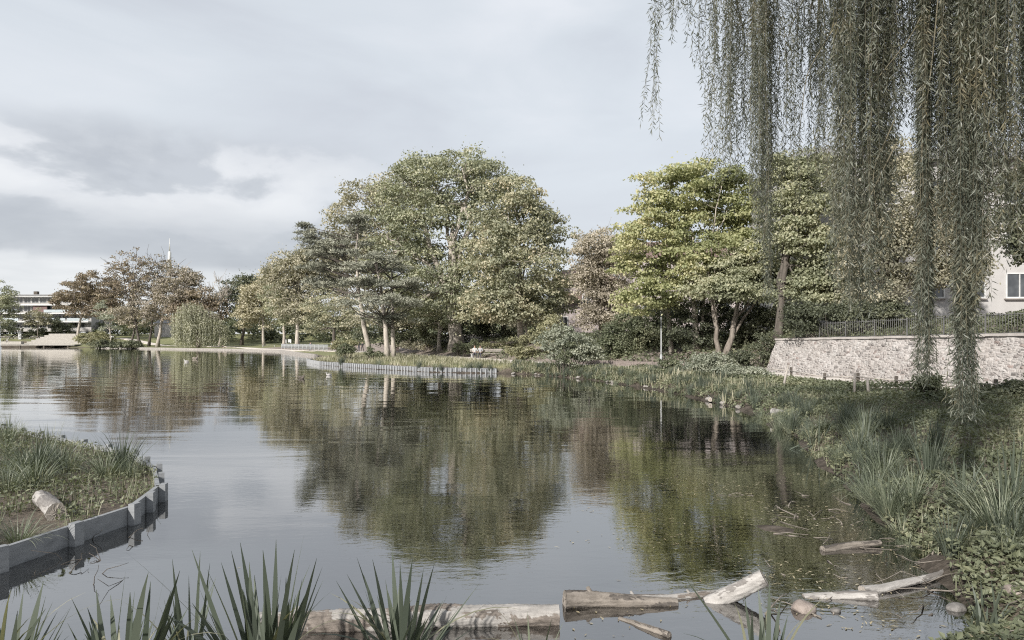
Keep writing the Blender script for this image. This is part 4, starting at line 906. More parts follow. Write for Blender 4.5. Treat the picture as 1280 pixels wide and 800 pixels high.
fan('iris_plant', 'tallest broad leaved dark iris fan in front of the long floating log', G(330, 4.85), [(380, 670), (366, 688), (345, 676), (396, 700), (330, 688), (300, 680), (318, 720), (290, 690), (276, 705), (352, 720), (262, 712), (238, 690), (385, 735), (305, 738), (246, 735), (372, 706)], 4.85, .056, extra=36, droopy=[(180, 706, .25), (400, 740, .7)])
fan('iris_plant', 'iris fan with spreading leaves before the middle of the long floating log', G(503, 5.35), [(445, 698), (420, 727), (468, 700), (490, 688), (500, 706), (515, 700), (530, 712), (541, 705), (483, 725), (548, 728), (598, 733), (455, 735), (510, 735), (524, 740), (472, 745), (437, 748), (560, 745)], 5.35, .044, 'iris', 26, [(400, 790, .9), (575, 770, .9), (430, 772, .7)])
fan('iris_plant', 'wide spread iris fan in the bottom left part with upright blades', G(150, 4.8), [(156, 715), (178, 710), (204, 722), (120, 738), (90, 748), (188, 728), (138, 745), (225, 715), (110, 760), (165, 735), (215, 740)], 4.8, .058, extra=24)
fan('iris_plant', 'dark iris leaves leaning right from the bottom left corner', G(-8, 4.7), [(30, 738), (52, 728), (85, 742), (12, 745), (70, 765), (90, 760), (22, 765), (-8, 720)], 4.7, .055, extra=20)
fan('iris_plant', 'slim iris shoots between the two larger fans left of centre', G(232, 5.2), [(250, 690), (262, 705), (215, 700), (236, 720), (222, 735), (270, 722), (205, 750)], 5.2, .03, extra=16)
fan('iris_plant', 'iris shoots with a long arching leaf below the cut log', G(955, 4.9), [(948, 735), (962, 728), (975, 752), (930, 745), (985, 770), (940, 762)], 4.9, .042, extra=8, droopy=[(862, 728, .15), (870, 790, .8)])
fan('iris_plant', 'sparse pale iris shoots at the right end of the long log', G(668, 5.0), [(642, 770), (660, 765), (690, 772), (705, 778), (650, 785), (680, 790)], 5.0, .024, 'sedge', 3)
fan('iris_plant', 'dense short iris tuft at the bottom right water edge', G(1236, 5.75), [(1214, 730), (1226, 722), (1240, 724), (1255, 728), (1264, 742), (1205, 745), (1248, 738), (1220, 742), (1232, 735), (1272, 755), (1198, 765)], 5.75, .028, extra=30, droopy=[(1185, 790, .6)])
fan('iris_plant', 'tall dark iris standing at the right edge above the arching sedge', G(1268, 8.3), [(1255, 540), (1268, 535), (1280, 540), (1246, 560), (1290, 545), (1262, 560), (1276, 570), (1240, 590), (1285, 575)], 8.3, .034, extra=14)
fan('iris_plant', 'upright iris group behind the arching sedge near the right edge', G(1205, 9.0), [(1190, 570), (1205, 565), (1218, 575), (1230, 568), (1180, 585), (1240, 590), (1170, 600), (1212, 590)], 9.0, .03, extra=20)
fan('iris_plant', 'sharp leaved iris clump beside the white branch on the bank', G(1078, 13.5), [(1055, 515), (1066, 508), (1080, 512), (1090, 505), (1100, 518), (1045, 528), (1110, 528)], 13.5, .035, extra=22)
fan('iris_plant', 'bushy iris clump on the bank left of the white branch', G(1020, 15.5), [(1005, 512), (1015, 505), (1025, 510), (1035, 515), (996, 520), (1042, 524)], 15.5, .035, extra=22)
fan('iris_plant', 'iris clump under the wide hanging willow column', G(1150, 12), [(1125, 530), (1140, 520), (1150, 525), (1165, 518), (1175, 530), (1115, 545), (1186, 545)], 12, .032, extra=26)
# arching sedges along the right bank: six kinds, copied
kinds = [clump_mesh(150, .85, .012, 1.0, 1.5, r=.16), clump_mesh(120, 1.0, .014, .8, 1.2, r=.14), clump_mesh(170, .7, .010, 1.1, 1.7, r=.18), clump_mesh(90, 1.05, .018, .6, .8, r=.12), clump_mesh(130, .8, .012, 1.0, 1.9, r=.14), clump_mesh(70, 1.1, .022, .5, .6, r=.12)]
mesh_k = []
def place_sedge(k, x, y, s, lab, group=None, z=None):
    z = max(Hs(x, y), -.04) if z is None else z
    if k >= len(mesh_k) or mesh_k[k] is None:
        o = kinds[k].build('sedge_clump', M['iris' if k in (3, 5) else 'sedge'], local=True)
        while len(mesh_k) <= k: mesh_k.append(None)
        mesh_k[k] = o
    else:
        o = mesh_k[k].copy(); COL.objects.link(o)
    o.location = (x, y, z); o.rotation_euler = (0, 0, rng.uniform(0, 6.28)); o.scale = (s, s, s*rng.uniform(.85, 1.1))
    for key in ('group',):
        if key in o: del o[key]
    return tag(o, lab, 'sedge', group)
for k in range(6): mesh_k.append(None)
place_sedge(0, 5.55, 7.75, 1.05, 'big arching sedge drooping over the dark water at lower right')
place_sedge(4, 6.0, 8.3, 1.05, 'large shaggy sedge with pale blades behind the drooping one')
place_sedge(2, 5.4, 10.2, 1.0, 'wide feathery sedge mound hanging over the muddy water edge')
place_sedge(0, 6.1, 11.2, 1.0, 'pale feathery sedge mound behind the widest one on the bank')
rs = np.array(right_shore[1:11]); pl_ = along(rs, .2)
sc = 0
for k in range(215):
    f = rng.random()**1.5; i = int(f*(len(pl_)-2)); p0 = pl_[i]; d = pl_[i+1]-pl_[i]; nn = np.array([d[1], -d[0]])/np.linalg.norm(d)
    if nn[0]+nn[1]*.3 < 0: nn = -nn
    off = rng.uniform(-.1, 1.1)+(rng.random() < .35)*rng.uniform(.3, 1.6)
    x, y = p0+nn*off
    if y < 5.7: continue
    near_s = .72 if y < 8.6 else 1.0
    place_sedge(int(rng.choice([0, 1, 2, 3, 4, 5], p=[.18, .14, .16, .2, .14, .18])), x, y, rng.uniform(.42, .82)*(1 if y < 20 else .95)*near_s, 'grey green sedge tuft among many lining the right water edge', 'sedge tufts lining the right bank')
for k in range(16):
    i = int(96*min(.99, (rng.random()**2)*.55)); place_sedge(int(rng.choice([1, 3, 5])), sx[i]+rng.normal(0, .15), sy[i]+rng.uniform(-.12, .35), rng.uniform(.6, 1.0), 'sedge tuft half hiding the right part of the pale stake revetment', 'sedge tufts along the revetment', z=.2)
# reeds and grasses of the left bed
for k in range(72):
    while True:
        x = rng.uniform(-14, -5.5); y = rng.uniform(7.4, 18.6)
        ins = sdf_in = True
        d = 1e9; c = False
        for i in range(len(inner)):
            A, B = inner[i], inner[(i+1) % len(inner)]
            d = min(d, float(seg_dist(np.array([x]), np.array([y]), np.array(A), np.array(B))[0][0]))
            if (A[1] > y) != (B[1] > y) and x < (B[0]-A[0])*(y-A[1])/(B[1]-A[1])+A[0]: c = not c
        if c and d > .3 and not (-7.1 < x < -5.6 and 7.9 < y < 10.2): break
    kk = int(rng.choice([1, 3, 5, 0, 2, 4], p=[.16, .12, .1, .22, .2, .2]))
    place_sedge(kk, x, y, rng.uniform(.45, .92), 'grassy sedge tuft growing among others in the left timber edged bed', 'sedge tufts in the left bed', z=.13)
place_sedge(2, -5.75, 7.95, .75, 'sedge tuft spilling over the plank edging of the left bed', z=.14)
place_sedge(1, -6.4, 7.6, .8, 'full sedge tuft beside the pale cut log in the left bed', z=.14)

for (rx_, ry_, n_) in [(-13.4, 18.2, 16), (-12.2, 16.9, 14), (-10.6, 15.6, 18), (-12.9, 15.4, 14), (-9.2, 13.9, 14), (-11.2, 13.2, 16), (-9.6, 11.6, 12)]:
    plant('reed_clump', 'thin upright reed clump rising at the back of the left bed', 'reeds', rx_, ry_, n_, .62, .010, .35, .5, 'grass', r=.2, z=.13, group='reed clumps at the back of the left bed')
# stuff: leafy ground cover, meadow grass, lawn, fallen leaves
def scatter(n, xr, yr, cond, jitter=None):
    x = rng.uniform(*xr, n); y = rng.uniform(*yr, n); k = cond(x, y); return x[k], y[k]
def rbank(x, y):
    sd = sdf(x, y); pd = path_side(x, y); q = (x-WA[0])*WN[0]+(y-WA[1])*WN[1]
    return (sd > -.04) & ((pd < -1.35)) & (x > 0)
gcv = MB()
for (n, xr, yr, L, h) in [(66000, (4, 20), (6.5, 20), .07, .16), (60000, (5, 18), (20, 44), .10, .2), (30000, (-2, 12), (40, 56), .13, .22)]:
    x, y = scatter(n, xr, yr, rbank); z = H(x, y)
    hh = h*(.4+.9*rng.random(len(x)))*(.8+.5*np.sin(x*1.7)*np.sin(y*1.3+x))
    nor = rng.standard_normal((len(x), 3))*.6+np.array([0, 0, 1.]); gcv.leaves(np.stack([x, y, z+np.abs(hh)], -1), nor, rng.standard_normal((len(x), 3)), L*rng.uniform(.6, 1.4, len(x)), L*.75)
def terrace(x, y):
    q = (x-WA[0])*WD[0]+(y-WA[1])*WD[1]; s_ = -((x-WA[0])*WN[0]+(y-WA[1])*WN[1]); return (q > -7) & (s_ > .9) & (s_ < 12)
x, y = scatter(50000, (15, 36), (14, 47), terrace); z = H(x, y)
gcv.leaves(np.stack([x, y, z+.3*rng.random(len(x))**1.5], -1), rng.standard_normal((len(x), 3))*.6+np.array([0, 0, 1.]), rng.standard_normal((len(x), 3)), .15*rng.uniform(.6, 1.4, len(x)), .1)
def slope_(x, y):
    pd = path_side(x, y); return (pd > 1.7) & (pd < 14) & ((x > 4) | (np.sin(x*1.1+y*.4)+np.sin(x*.5-y*.9) > .1))
x, y = scatter(46000, (-14, 20), (44, 90), slope_); z = H(x, y)
gcv.leaves(np.stack([x, y, z+.4*rng.random(len(x))**1.5], -1), rng.standard_normal((len(x), 3))*.7+np.array([0, 0, 1.]), rng.standard_normal((len(x), 3)), .24*rng.uniform(.6, 1.4, len(x)), .17)
x, y = scatter(16000, (3.3, 7.5), (4.6, 9), lambda x, y: (sdf(x, y) > .05)); z = H(x, y)
gcv.leaves(np.stack([x, y, z+.14*rng.random(len(x))*(.6+.5*np.sin(x*3)*np.sin(y*4))], -1), rng.standard_normal((len(x), 3))*.6+np.array([0, 0, 1.]), rng.standard_normal((len(x), 3)), .06*rng.uniform(.6, 1.4, len(x)), .045)
def inbed(x, y):
    c = np.zeros(x.shape, bool)
    for i in range(len(inner)):
        A, B = inner[i], inner[(i+1) % len(inner)]
        with np.errstate(divide='ignore', invalid='ignore'): c ^= ((A[1] > y) != (B[1] > y)) & (x < (B[0]-A[0])*(y-A[1])/(B[1]-A[1]+1e-12)+A[0])
    return c & ~((x > -6.6) & (y < 9.6) & (np.sin(x*5+y*3) > -.2))
x, y = scatter(26000, (-16, -5.4), (6, 19), inbed); hh = .12*(.3+rng.random(len(x)))*(1+.6*np.sin(x*2)*np.sin(y*1.7))
gcv.leaves(np.stack([x, y, .14+hh], -1), rng.standard_normal((len(x), 3))*.6+np.array([0, 0, 1.]), rng.standard_normal((len(x), 3)), .06*rng.uniform(.6, 1.4, len(x)), .045)
tag(gcv.build('ground_cover', M['ivy']), kind='stuff')
mg = MB()
def blades_at(x, y, z, L, W, droop, mb): 
    n = len(x); a = rng.uniform(0, 6.28, n); tl = rng.uniform(0, .55, n)
    mb.blades(np.stack([x, y, z-.03], -1), np.stack([np.cos(a)*tl, np.sin(a)*tl, np.ones(n)], -1), L*rng.uniform(.5, 1.2, n), W, droop*rng.uniform(.2, 1.5, n), 3)
x, y = scatter(26000, (-24, 4), (48, 100), lambda x, y: (sdf(x, y) > .15) & (path_side(x, y) < -1.5) & (sdf(x, y) < 16)); blades_at(x, y, H(x, y), .42, .05, .7, mg)
x, y = scatter(9000, (-2, 14), (26, 56), lambda x, y: rbank(x, y) & (sdf(x, y) < 2.5)); blades_at(x, y, H(x, y), .5, .04, .7, mg)
tag(mg.build('meadow_grass', M['drygrass']), kind='stuff')
bg_ = MB()
x, y = scatter(16000, (4, 16), (6.5, 24), rbank); blades_at(x, y, H(x, y), .3, .012, .9, bg_)
x, y = scatter(12000, (-16, -5.4), (6, 19), inbed); blades_at(x, y, np.full(len(x), .14), .3, .010, .9, bg_)
tag(bg_.build('grass', M['grass']), kind='stuff')
fl = MB(); n = 4200
x = np.concatenate([rng.uniform(.5, 5.6, n), rng.uniform(-3, 3, 120)]); y = np.concatenate([4.8+rng.random(n)**1.5*8, rng.uniform(5, 9, 120)])
k = sdf(x, y) < .9; x, y = x[k], y[k]; sd_ = sdf(x, y)
z = np.where(sd_ < 0, .006, H(x, y)+.02); z = np.maximum(z, .006)
dens = rng.random(len(x)) < np.clip(.1+.2*(x-.5), .06, .8)*np.clip(.45+.6*np.sin(x*2.3+y*1.1)+.5*np.sin(x*1.1-y*2.9)+.3*np.sin(x*5+y*4), .04, 1.2); x, y, z = x[dens], y[dens], z[dens]
aa = rng.uniform(0, 6.28, len(x))
fl.leaves(np.stack([x, y, z], -1), np.array([0, 0, 1.])+.08*rng.standard_normal((len(x), 3)), np.stack([np.cos(aa), np.sin(aa), 0*aa], -1), rng.uniform(.02, .085, len(x)), rng.uniform(.007, .022, len(x)))
tag(fl.build('fallen_leaves', M['deadleaf']), kind='stuff')

# ------------------------------------------------------------------ logs and stones
def log_mat(name, b1, b2, w1, w2):
    m, t, out = newmat(name); tc = t.new('ShaderNodeTexCoord'); o = tc.outputs['Object']
    n1 = t.noise(t.mapping(o, (1, 1, 1)), 3.5, 6, .65); n2 = t.noise(t.mapping(o, (3, 14, 14)), 1.6, 5, .6)
    bare = t.ramp(n2, [(.3, w1), (.7, w2)]); bark_ = t.ramp(t.noise(t.mapping(o, (6, 22, 22)), 1.5, 5, .7), [(.3, b1), (.7, b2)])
    at_ = t.new('ShaderNodeAttribute', attribute_name='patch'); pf = t.math('ADD', t.math('MULTIPLY', at_.outputs['Fac'], 1.0), t.math('MULTIPLY', t.math('SUBTRACT', n1, .5), 1.3))
    col = t.mix(t.ramp(pf, [(.44, (1, 1, 1)), (.56, (0, 0, 0))]), bark_, bare)
    bsdf(t, out, col, .8, .3, t.bump(t.math('ADD', n2, t.math('MULTIPLY', n1, .8)), .6, .03)); return m
M['log'] = log_mat('weathered_log', (.06, .05, .042), (.19, .165, .145), (.17, .16, .15), (.31, .295, .278))
M['logdark'] = log_mat('wet_dark_log', (.028, .024, .021), (.10, .088, .078), (.09, .078, .066), (.22, .195, .17))
M['logpale'] = log_mat('bleached_log', (.11, .10, .094), (.2, .188, .176), (.22, .208, .195), (.34, .325, .31))
M['bark_flake'] = rough_mat('log_bark', (.05, .044, .038), (.17, .15, .132), 14, .9, 1.0, 30, (1, 1, 1), dist=.03)
M['bark_wet'] = rough_mat('wet_log_bark', (.02, .018, .016), (.075, .066, .058), 14, .6, 1.0, 30, (1, 1, 1), dist=.03)
LOGBARK = {'log': 'bark_flake', 'logdark': 'bark_wet', 'logpale': 'log', 'cutwood': 'log'}
M['cutwood'] = rough_mat('cut_wood', (.22, .195, .17), (.33, .30, .265), 8, .8, .3, 30)
def log(name, label, a, b, r0, r1, mat, bend=.04, cut='cutwood', knots=0, cat='log', k=14):
    a = np.array(a, float); b = np.array(b, float); d = b-a; L = np.linalg.norm(d); mid = (a+b)/2
    root = thing(name, mid, label, cat, rz=math.atan2(d[1], d[0]))
    pitch = math.asin(d[2]/L); n = 16; t_ = np.linspace(-.5, .5, n)
    n = int(np.clip(L/.016, 40, 180)); k = 36; t_ = np.linspace(-.5, .5, n)
    dr_ = np.cumsum(rng.standard_normal((2, 8)), 1)*.010*L; dr_ = np.stack([np.interp(t_, np.linspace(-.5, .5, 8), r_-r_.mean()) for r_ in dr_])
    q = np.stack([t_*L*math.cos(pitch), bend*L*np.cos(t_*math.pi)*.5+dr_[0], t_*L*math.sin(pitch)+dr_[1]*.5], -1)
    q[1:-1] = (q[:-2]+q[1:-1]*2+q[2:])/4
    th_ = np.arange(k)*2*math.pi/k; ph = rng.uniform(0, 6, 6)
    T, A2 = np.meshgrid(t_*L, th_, indexing='ij'); rb = np.linspace(r0, r1, n)
    rel = .07*np.sin(A2*2+T*2.1+ph[0])+.05*np.sin(A2*3-T*4.2+ph[1])+.04*np.sin(T*9+ph[2])*np.sin(A2+ph[3])
    groove = -.07*np.abs(np.sin(A2*5+1.2*np.sin(T*3+ph[4])+ph[5]))**6+.02*rng.standard_normal(T.shape)
    patch = np.sin(A2*1.0+T*2.7+ph[1])+np.sin(A2*2-T*3.9+ph[2])+.8*np.sin(T*7.3+A2*3+ph[3])+.22*rng.standard_normal(T.shape)+.6*np.sin(T*31+A2*7+ph[0])*np.sin(A2*9-T*17+ph[5])
    isb = patch > .35
    rr2 = rb[:, None]*(1+rel+groove+np.clip((patch-.1)*.25, 0, .075)); rr = rr2.mean(1)
    tt_ = nrm(np.gradient(q, axis=0)); uu = nrm(np.cross(tt_, [0, .02, 1.])); ww = np.cross(tt_, uu)
    ringv = q[:, None]+rr2[..., None]*(np.cos(th_)[None, :, None]*uu[:, None]+np.sin(th_)[None, :, None]*ww[:, None])
    mb = MB(); ii = np.arange(n-1)[:, None]*k; jj = np.arange(k)[None]; j2 = (jj+1) % k
    qd = np.stack([ii+jj, ii+j2, ii+k+j2, ii+k+jj], -1).reshape(-1, 4); fb_ = isb[:-1].reshape(-1)
    mb.add(ringv.reshape(-1, 3), qd, 0, True)
    for s in range(knots):
        i = rng.integers(8, n-8); e = q[i]+np.array([rng.normal(0, .03), rng.normal(0, .6)*rr[i], 1.6*rr[i]]); mb.tube([q[i], (q[i]+e)/2, e], [rr[i]*.45, rr[i]*.36, rr[i]*.22], 9, wob=.08)
    ob_ = mb.build('stem', M[mat], root, local=True); pa_ = ob_.data.attributes.new('patch', 'FLOAT', 'POINT'); pv_ = np.full(len(ob_.data.vertices), .4); pv_[:n*k] = np.clip(.5+.55*(patch-.35), 0, 1).reshape(-1); pa_.data.foreach_set('value', pv_.astype(np.float32))
    ends = [ringv[0], ringv[-1]]
    for i, j in ((0, 1), (n-1, n-2)):
        c = q[i]; ax = nrm(q[i]-q[j]); u = nrm(np.cross(ax, [0, .2, 1.])); w_ = np.cross(ax, u); an = np.arange(k)*2*math.pi/k
        rim = ends[0 if i == 0 else 1]
        rg = [c+(rim-c)*s2+ax*(.002+.012*(1-s2)*rng.standard_normal((k, 1))*r0*4) for s2 in (1.0, .62, .25)]
        e = MB(); vv = np.concatenate(rg+[[c+ax*.004]]); ii = np.arange(k); jj = (ii+1) % k
        e.add(vv, np.concatenate([np.stack([m_*k+ii, m_*k+jj, (m_+1)*k+jj, (m_+1)*k+ii], -1) for m_ in (0, 1)])); e.add(vv, np.stack([2*k+ii, 2*k+jj, np.full(k, 3*k)], -1))
        e.build('cut_end', M[cut], root, local=True)
    return root
def L3(px, py, z):                       # a point at height z seen at a pixel
    x, y = XY(px, py, z); return (x, y, z)
log('floating_log', 'long pale log with flaking bark floating across the foreground', L3(318, 779, .045), L3(697, 767, .05), .092, .105, 'log', -.03, knots=1)
log('driftwood_log', 'dark wet log with rough bark lying left of the cut logs', L3(706, 750, .06), L3(846, 755, .0), .085, .05, 'logdark', .03, knots=1, cut='logdark')
log('driftwood_log', 'slender pale topped log with a knot behind the dark wet one', L3(740, 749, .04), L3(905, 744, -.02), .05, .04, 'log', -.03, knots=2)
log('cut_log', 'short pale cut log pointing up out of the dark water', L3(885, 757, -.05), L3(955, 722, .24), .085, .078, 'logpale', .02)
log('driftwood_log', 'flat pale half sunken log right of the brown stone', L3(1005, 748, -.02), L3(1096, 745, .03), .045, .05, 'logpale', .05)
log('bent_branch', 'crooked bleached branch lying from the shallow water up the bank', L3(1076, 740, .02), L3(1192, 702, .06), .045, .028, 'logpale', -.16, cat='branch')
log('sunken_branch', 'dark rotten branch half under water below the sedge', L3(1028, 688, .0), L3(1100, 678, .05), .05, .035, 'logdark', .08, cat='branch', cut='logdark')
log('stick', 'short thick stick floating in front of the dark wet log', L3(774, 773, .0), L3(836, 795, .01), .022, .03, 'logdark', .05, cat='stick', cut='logdark')
log('bleached_branch', 'white bleached branch lying on the bank among the irises', L3(966, 515, .25), L3(1006, 526, .2), .11, .16, 'logpale', .12, cat='branch')
log('bleached_branch', 'short white branch stub nearer the iris clump on the bank', L3(1020, 534, .25), L3(1048, 541, .22), .08, .07, 'logpale', .1, cat='branch')
log('bleached_branch', 'pale fallen branch half hidden under sedge by the willow column', L3(1135, 570, .22), L3(1180, 584, .2), .06, .05, 'logpale', .1, cat='branch')
log('bleached_branch', 'pale branch at the waterline below the silver shrubs', L3(850, 486, .12), L3(893, 500, .1), .11, .08, 'logpale', .1, cat='branch')
log('cut_log', 'thick bleached log section lying in the left bed behind the planks', (-6.72, 9.75, .25), (-5.98, 8.95, .23), .11, .125, 'logpale', .02)
def stone(label, px, py, z, r, sq=.6, mat='coping', seed=0):
    x, y = XY(px, py, z); st = np.random.default_rng(seed)
    import bmesh
    bm = bmesh.new(); bmesh.ops.create_icosphere(bm, subdivisions=3, radius=1)
    dirs = nrm(st.standard_normal((9, 3))); cut_ = st.uniform(.62, .95, 9)
    for v in bm.verts:
        c = np.array(v.co); s_ = 1.0
        for d_, q in zip(dirs, cut_):
            dp = c@d_
            if dp > q: c = c-d_*(dp-q)*.85
        v.co = c*np.array([r*1.25, r, r*sq])
    me = D.meshes.new('stone'); bm.to_mesh(me); bm.free(); me.materials.append(M[mat])
    for p in me.polygons: p.use_smooth = True
    o = D.objects.new('stone', me); COL.objects.link(o); o.location = (x, y, z+r*sq*.25); o.rotation_euler = (.1, .08, st.uniform(0, 6)); return tag(o, label, 'stone')
M['brownstone'] = rough_mat('brown_stone', (.16, .132, .115), (.29, .25, .225), 9, .75, .5, 30)
M['shorestone'] = rough_mat('shore_stone', (.13, .12, .11), (.3, .28, .26), 5, .9, .6, 14)
M['darkstone'] = rough_mat('dark_wet_stone', (.09, .085, .08), (.2, .19, .18), 9, .5, .5, 30)
stone('rounded pinkish brown stone in shallow water right of the cut log', 1003, 762, .0, .105, .7, 'brownstone', 1)
stone('dark stone among floating leaves left of the bottom right tuft', 1196, 762, 0, .075, .7, 'darkstone', 2)
stone('pale grey stone at the foot of the bank below the arching sedge', 1250, 712, .12, .14, .7, 'coping', 3)
stone('small dark wet stone right of the brown one', 1045, 764, 0, .04, .7, 'darkstone', 4)
stone('grey stone half hidden by the drooping sedge', 1203, 690, .05, .09, .7, 'darkstone', 5)
stone('broad flat pale stone on the bank at the right edge', 1272, 742, .2, .10, .55, 'brownstone', 6)
k = 0
for px in np.concatenate([rng.normal(655, 10, 6), rng.normal(720, 16, 6), rng.normal(765, 8, 4), rng.normal(815, 14, 4), rng.uniform(840, 950, 3)]):
    py = np.interp(px, [620, 680, 740, 820, 880, 940], [466, 468.3, 474, 486, 499, 514])-abs(rng.normal(0, .9))+.3
    stone('pale shore stone, one of a scattered row along the right water line', px, py, .04, rng.uniform(.06, .17), rng.uniform(.45, .8), 'shorestone', 20+k)['group'] = 'pale stones along the far right shore'; k += 1
# dead stems and scraps on the mud of the shallow corner
db = MB()
for k in range(110):
    x0, y0 = rng.uniform(2.2, 6.0), 5.0+rng.random()**1.3*6
    s0 = float(sdf(np.array([x0]), np.array([y0]))[0])
    if s0 > 1.2 or s0 < -1.6: continue
    a = rng.uniform(0, 6.28); l = rng.uniform(.12, .6); b = np.array([x0, y0, max(Hs(x0, y0), 0)+.008]); x1, y1 = x0+math.cos(a)*l, y0+math.sin(a)*l
    e = np.array([x1, y1, max(Hs(x1, y1), 0)+rng.uniform(.005, .05)]); db.tube(curve(b, e, 5, wig=.07), np.linspace(rng.uniform(.004, .011), .003, 5), 4)
tag(db.build('dead_stems', M['logdark']), kind='stuff')
# tangle of dead twigs by the left bed
tw = MB(); 
for k in range(26):
    b = np.array([-4.9+rng.normal(0, .45), 8.0+rng.normal(0, .7), -.03]); e = b+np.array([rng.normal(0, .25), rng.normal(0, .25), rng.uniform(-.02, .2)]); tw.tube(curve(b, e, 5, wig=.15), np.linspace(.006, .002, 5), 4)
tag(tw.build('twigs', M['barkdark']), kind='stuff')
# ------------------------------------------------------------------ small things across the water
def gz(px, Y): x = (px-CX)/F*Y; return x, Y, Hs(x, Y)
M['lamp'] = plain('lamp_paint', (.31, .32, .325), .5); M['lampdark'] = plain('lamp_head', (.1, .1, .105), .5); M['opal'] = plain('opal_glass', (.42, .43, .43), .3)
x, y, z = gz(826.5, 48); z = Hs(x, y)
lp = thing('street_lamp', (x, y, z), 'slim grey lamp post with lantern head beside the path before the maple', 'lamp')
p = MB(); p.tube([(x, y, z-.2), (x, y, z+1.0), (x, y, z+3.75)], [.06, .048, .036], 10); p.tube([(x, y, z-.05), (x, y, z+.6)], .085, 10); p.build('pole', M['lamp'], lp)
p = MB(); p.tube([(x, y, z+3.75), (x, y, z+3.85), (x, y, z+4.2)], [.1, .13, .2], 10); p.build('lantern', M['opal'], lp)
p = MB(); p.tube([(x, y, z+4.2), (x, y, z+4.25), (x, y, z+4.4)], [.26, .25, .05], 10); p.build('cap', M['lampdark'], lp)
M['benchstone'] = plain('pale_concrete', (.33, .33, .325), .8)
def bench(label, px, Y, w, rz=0, back=True, mat='oldwood', group=None, seat=.45):
    x, y, z = gz(px, Y); root = thing('park_bench', (x, y, z), label, 'bench', group, rz=rz)
    s = MB()
    for k in range(4): s.box((0, -.2+.13*k, seat), (w, .11, .045))
    s.build('seat', M[mat], root, local=True)
    for sx in (-1, 1):
        l = MB(); l.box((sx*(w/2-.18), -.0, seat/2-.05), (.16, .46, seat+.05)); l.build('leg', M['benchstone'], root, local=True)
    if back:
        b = MB(); b.box((0, .27, seat+.28), (w, .04, .12)); b.box((0, .29, seat+.44), (w, .04, .12)); b.build('backrest', M[mat], root, local=True)
        for sx in (-1, 1):
            a = MB(); a.box((sx*(w/2-.3), .3, seat+.2), (.06, .05, .7)); a.build('back_post', M['iron'], root, local=True)
    return root
M['paleboard'] = rough_mat('pale_board', (.28, .26, .235), (.38, .355, .325), 3, .8, .3, 14, (4, 1, 1))
bench('pale park bench with a couple sitting at its left end', 608, 70.5, 3.4, .05)
for (px, lab) in [(6, 'leftmost pale bench on the far lawn at the picture edge'), (22, 'pale bench on the far lawn beside the white lamp post'), (43, 'rightmost pale bench on the far lawn near the wooden steps')]:
    bench(lab, px, 247, 3.6, 0, True, 'paleboard')
bench('low pale bench on the slope beside the light trunk left of the pines', 336, 176, 3.2, .2, False, 'paleboard')
# sign boards
M['pinkboard'] = plain('pinkish_board', (.42, .33, .32), .5)
def board(name, label, px, Y, w, h, zc, mat, post='iron', posts=2):
    x, y, z = gz(px, Y); root = thing(name, (x, y, z), label, 'sign')
    for s in ((-1, 1) if posts == 2 else (0,)):
        p = MB(); p.box((x+s*w*.4, y+.05, z+zc/2+h/4), (.06, .05, zc+h/2+.1)); p.build('post', M[post], root)
    b = MB(); b.box((x, y, z+zc), (w, .05, h)); b.build('panel', M[mat], root); return root
board('notice_board', 'pinkish upright notice board beside the path right of the pines', 496, 101, .6, .95, .75, 'pinkboard')
board('sign_board', 'small white sign board between the leaning trunks, left one', 356, 172, .8, 1.0, 1.3, 'frame_white')
board('sign_board', 'small white sign board between the leaning trunks, right one', 362, 173, .8, 1.0, 1.3, 'frame_white')
board('sign_board', 'white sign standing among shrubs near the islet at far left', 139, 213.5, 1.4, .5, 3.2, 'frame_white', 'frame_white', 1)
x, y, z = gz(25, 246); wl = thing('white_post', (x, y, z), 'white post standing by the benches on the far lawn', 'post')
p = MB(); p.box((x, y, z+1.0), (1.1, .5, 2.2)); p.build('plinth', M['frame_white'], wl); p = MB(); p.tube([(x, y, z+2.1), (x, y, z+2.6), (x, y, z+2.9)], [.5, .42, .1], 10); p.build('cap', M['frame_white'], wl)
# bridge-like railing on the far path
rg = thing('path_railing', (*gz(380, 132)[:2], gz(380, 132)[2]), 'pale grey railing along the far path left of the planted point', 'railing')
a = np.array([P(352, 437, 147)[0], 147.0]); b = np.array([P(410, 437, 119)[0], 119.0])
n = 12; zz = .62
for k in range(n):
    q = a+(b-a)*k/n; q2 = a+(b-a)*(k+1)/n; p = MB(); p.box((q[0], q[1], zz+.5), (.08, .08, 1.15)); p.build('post', M['lamp'], rg)
    r = MB()
    for h in (.2, 1.02): r.tube([(q[0], q[1], zz+h), (q2[0], q2[1], zz+h)], .035, 5)
    for s in np.linspace(.08, .95, 14): c = q+(q2-q)*s; r.tube([(c[0], c[1], zz+.2), (c[0], c[1], zz+1.02)], .02, 4)
    r.build('railing_panel', M['lamp'], rg)
# low brick kerb wall along the ivy bank
M['brick'] = rough_mat('brick_kerb', (.11, .092, .084), (.21, .18, .165), 8, .9, .4, 14)
kw = [(12.0, 44.3), (9.9, 46.9), (7.6, 49.6), (4.6, 54.0)]
kb = MB(); 
for (a1, b1), (a2, b2) in zip(kw[:-1], kw[1:]):
    d = np.array([a2-a1, b2-b1]); kb.box(((a1+a2)/2, (b1+b2)/2, .68), (np.linalg.norm(d)+.04, .25, .62), math.atan2(d[1], d[0]))
tag(kb.build('kerb_wall', M['brick'], loc=(8, 49, .5)), 'low reddish brick kerb wall between the path and the ivy mound', 'wall')
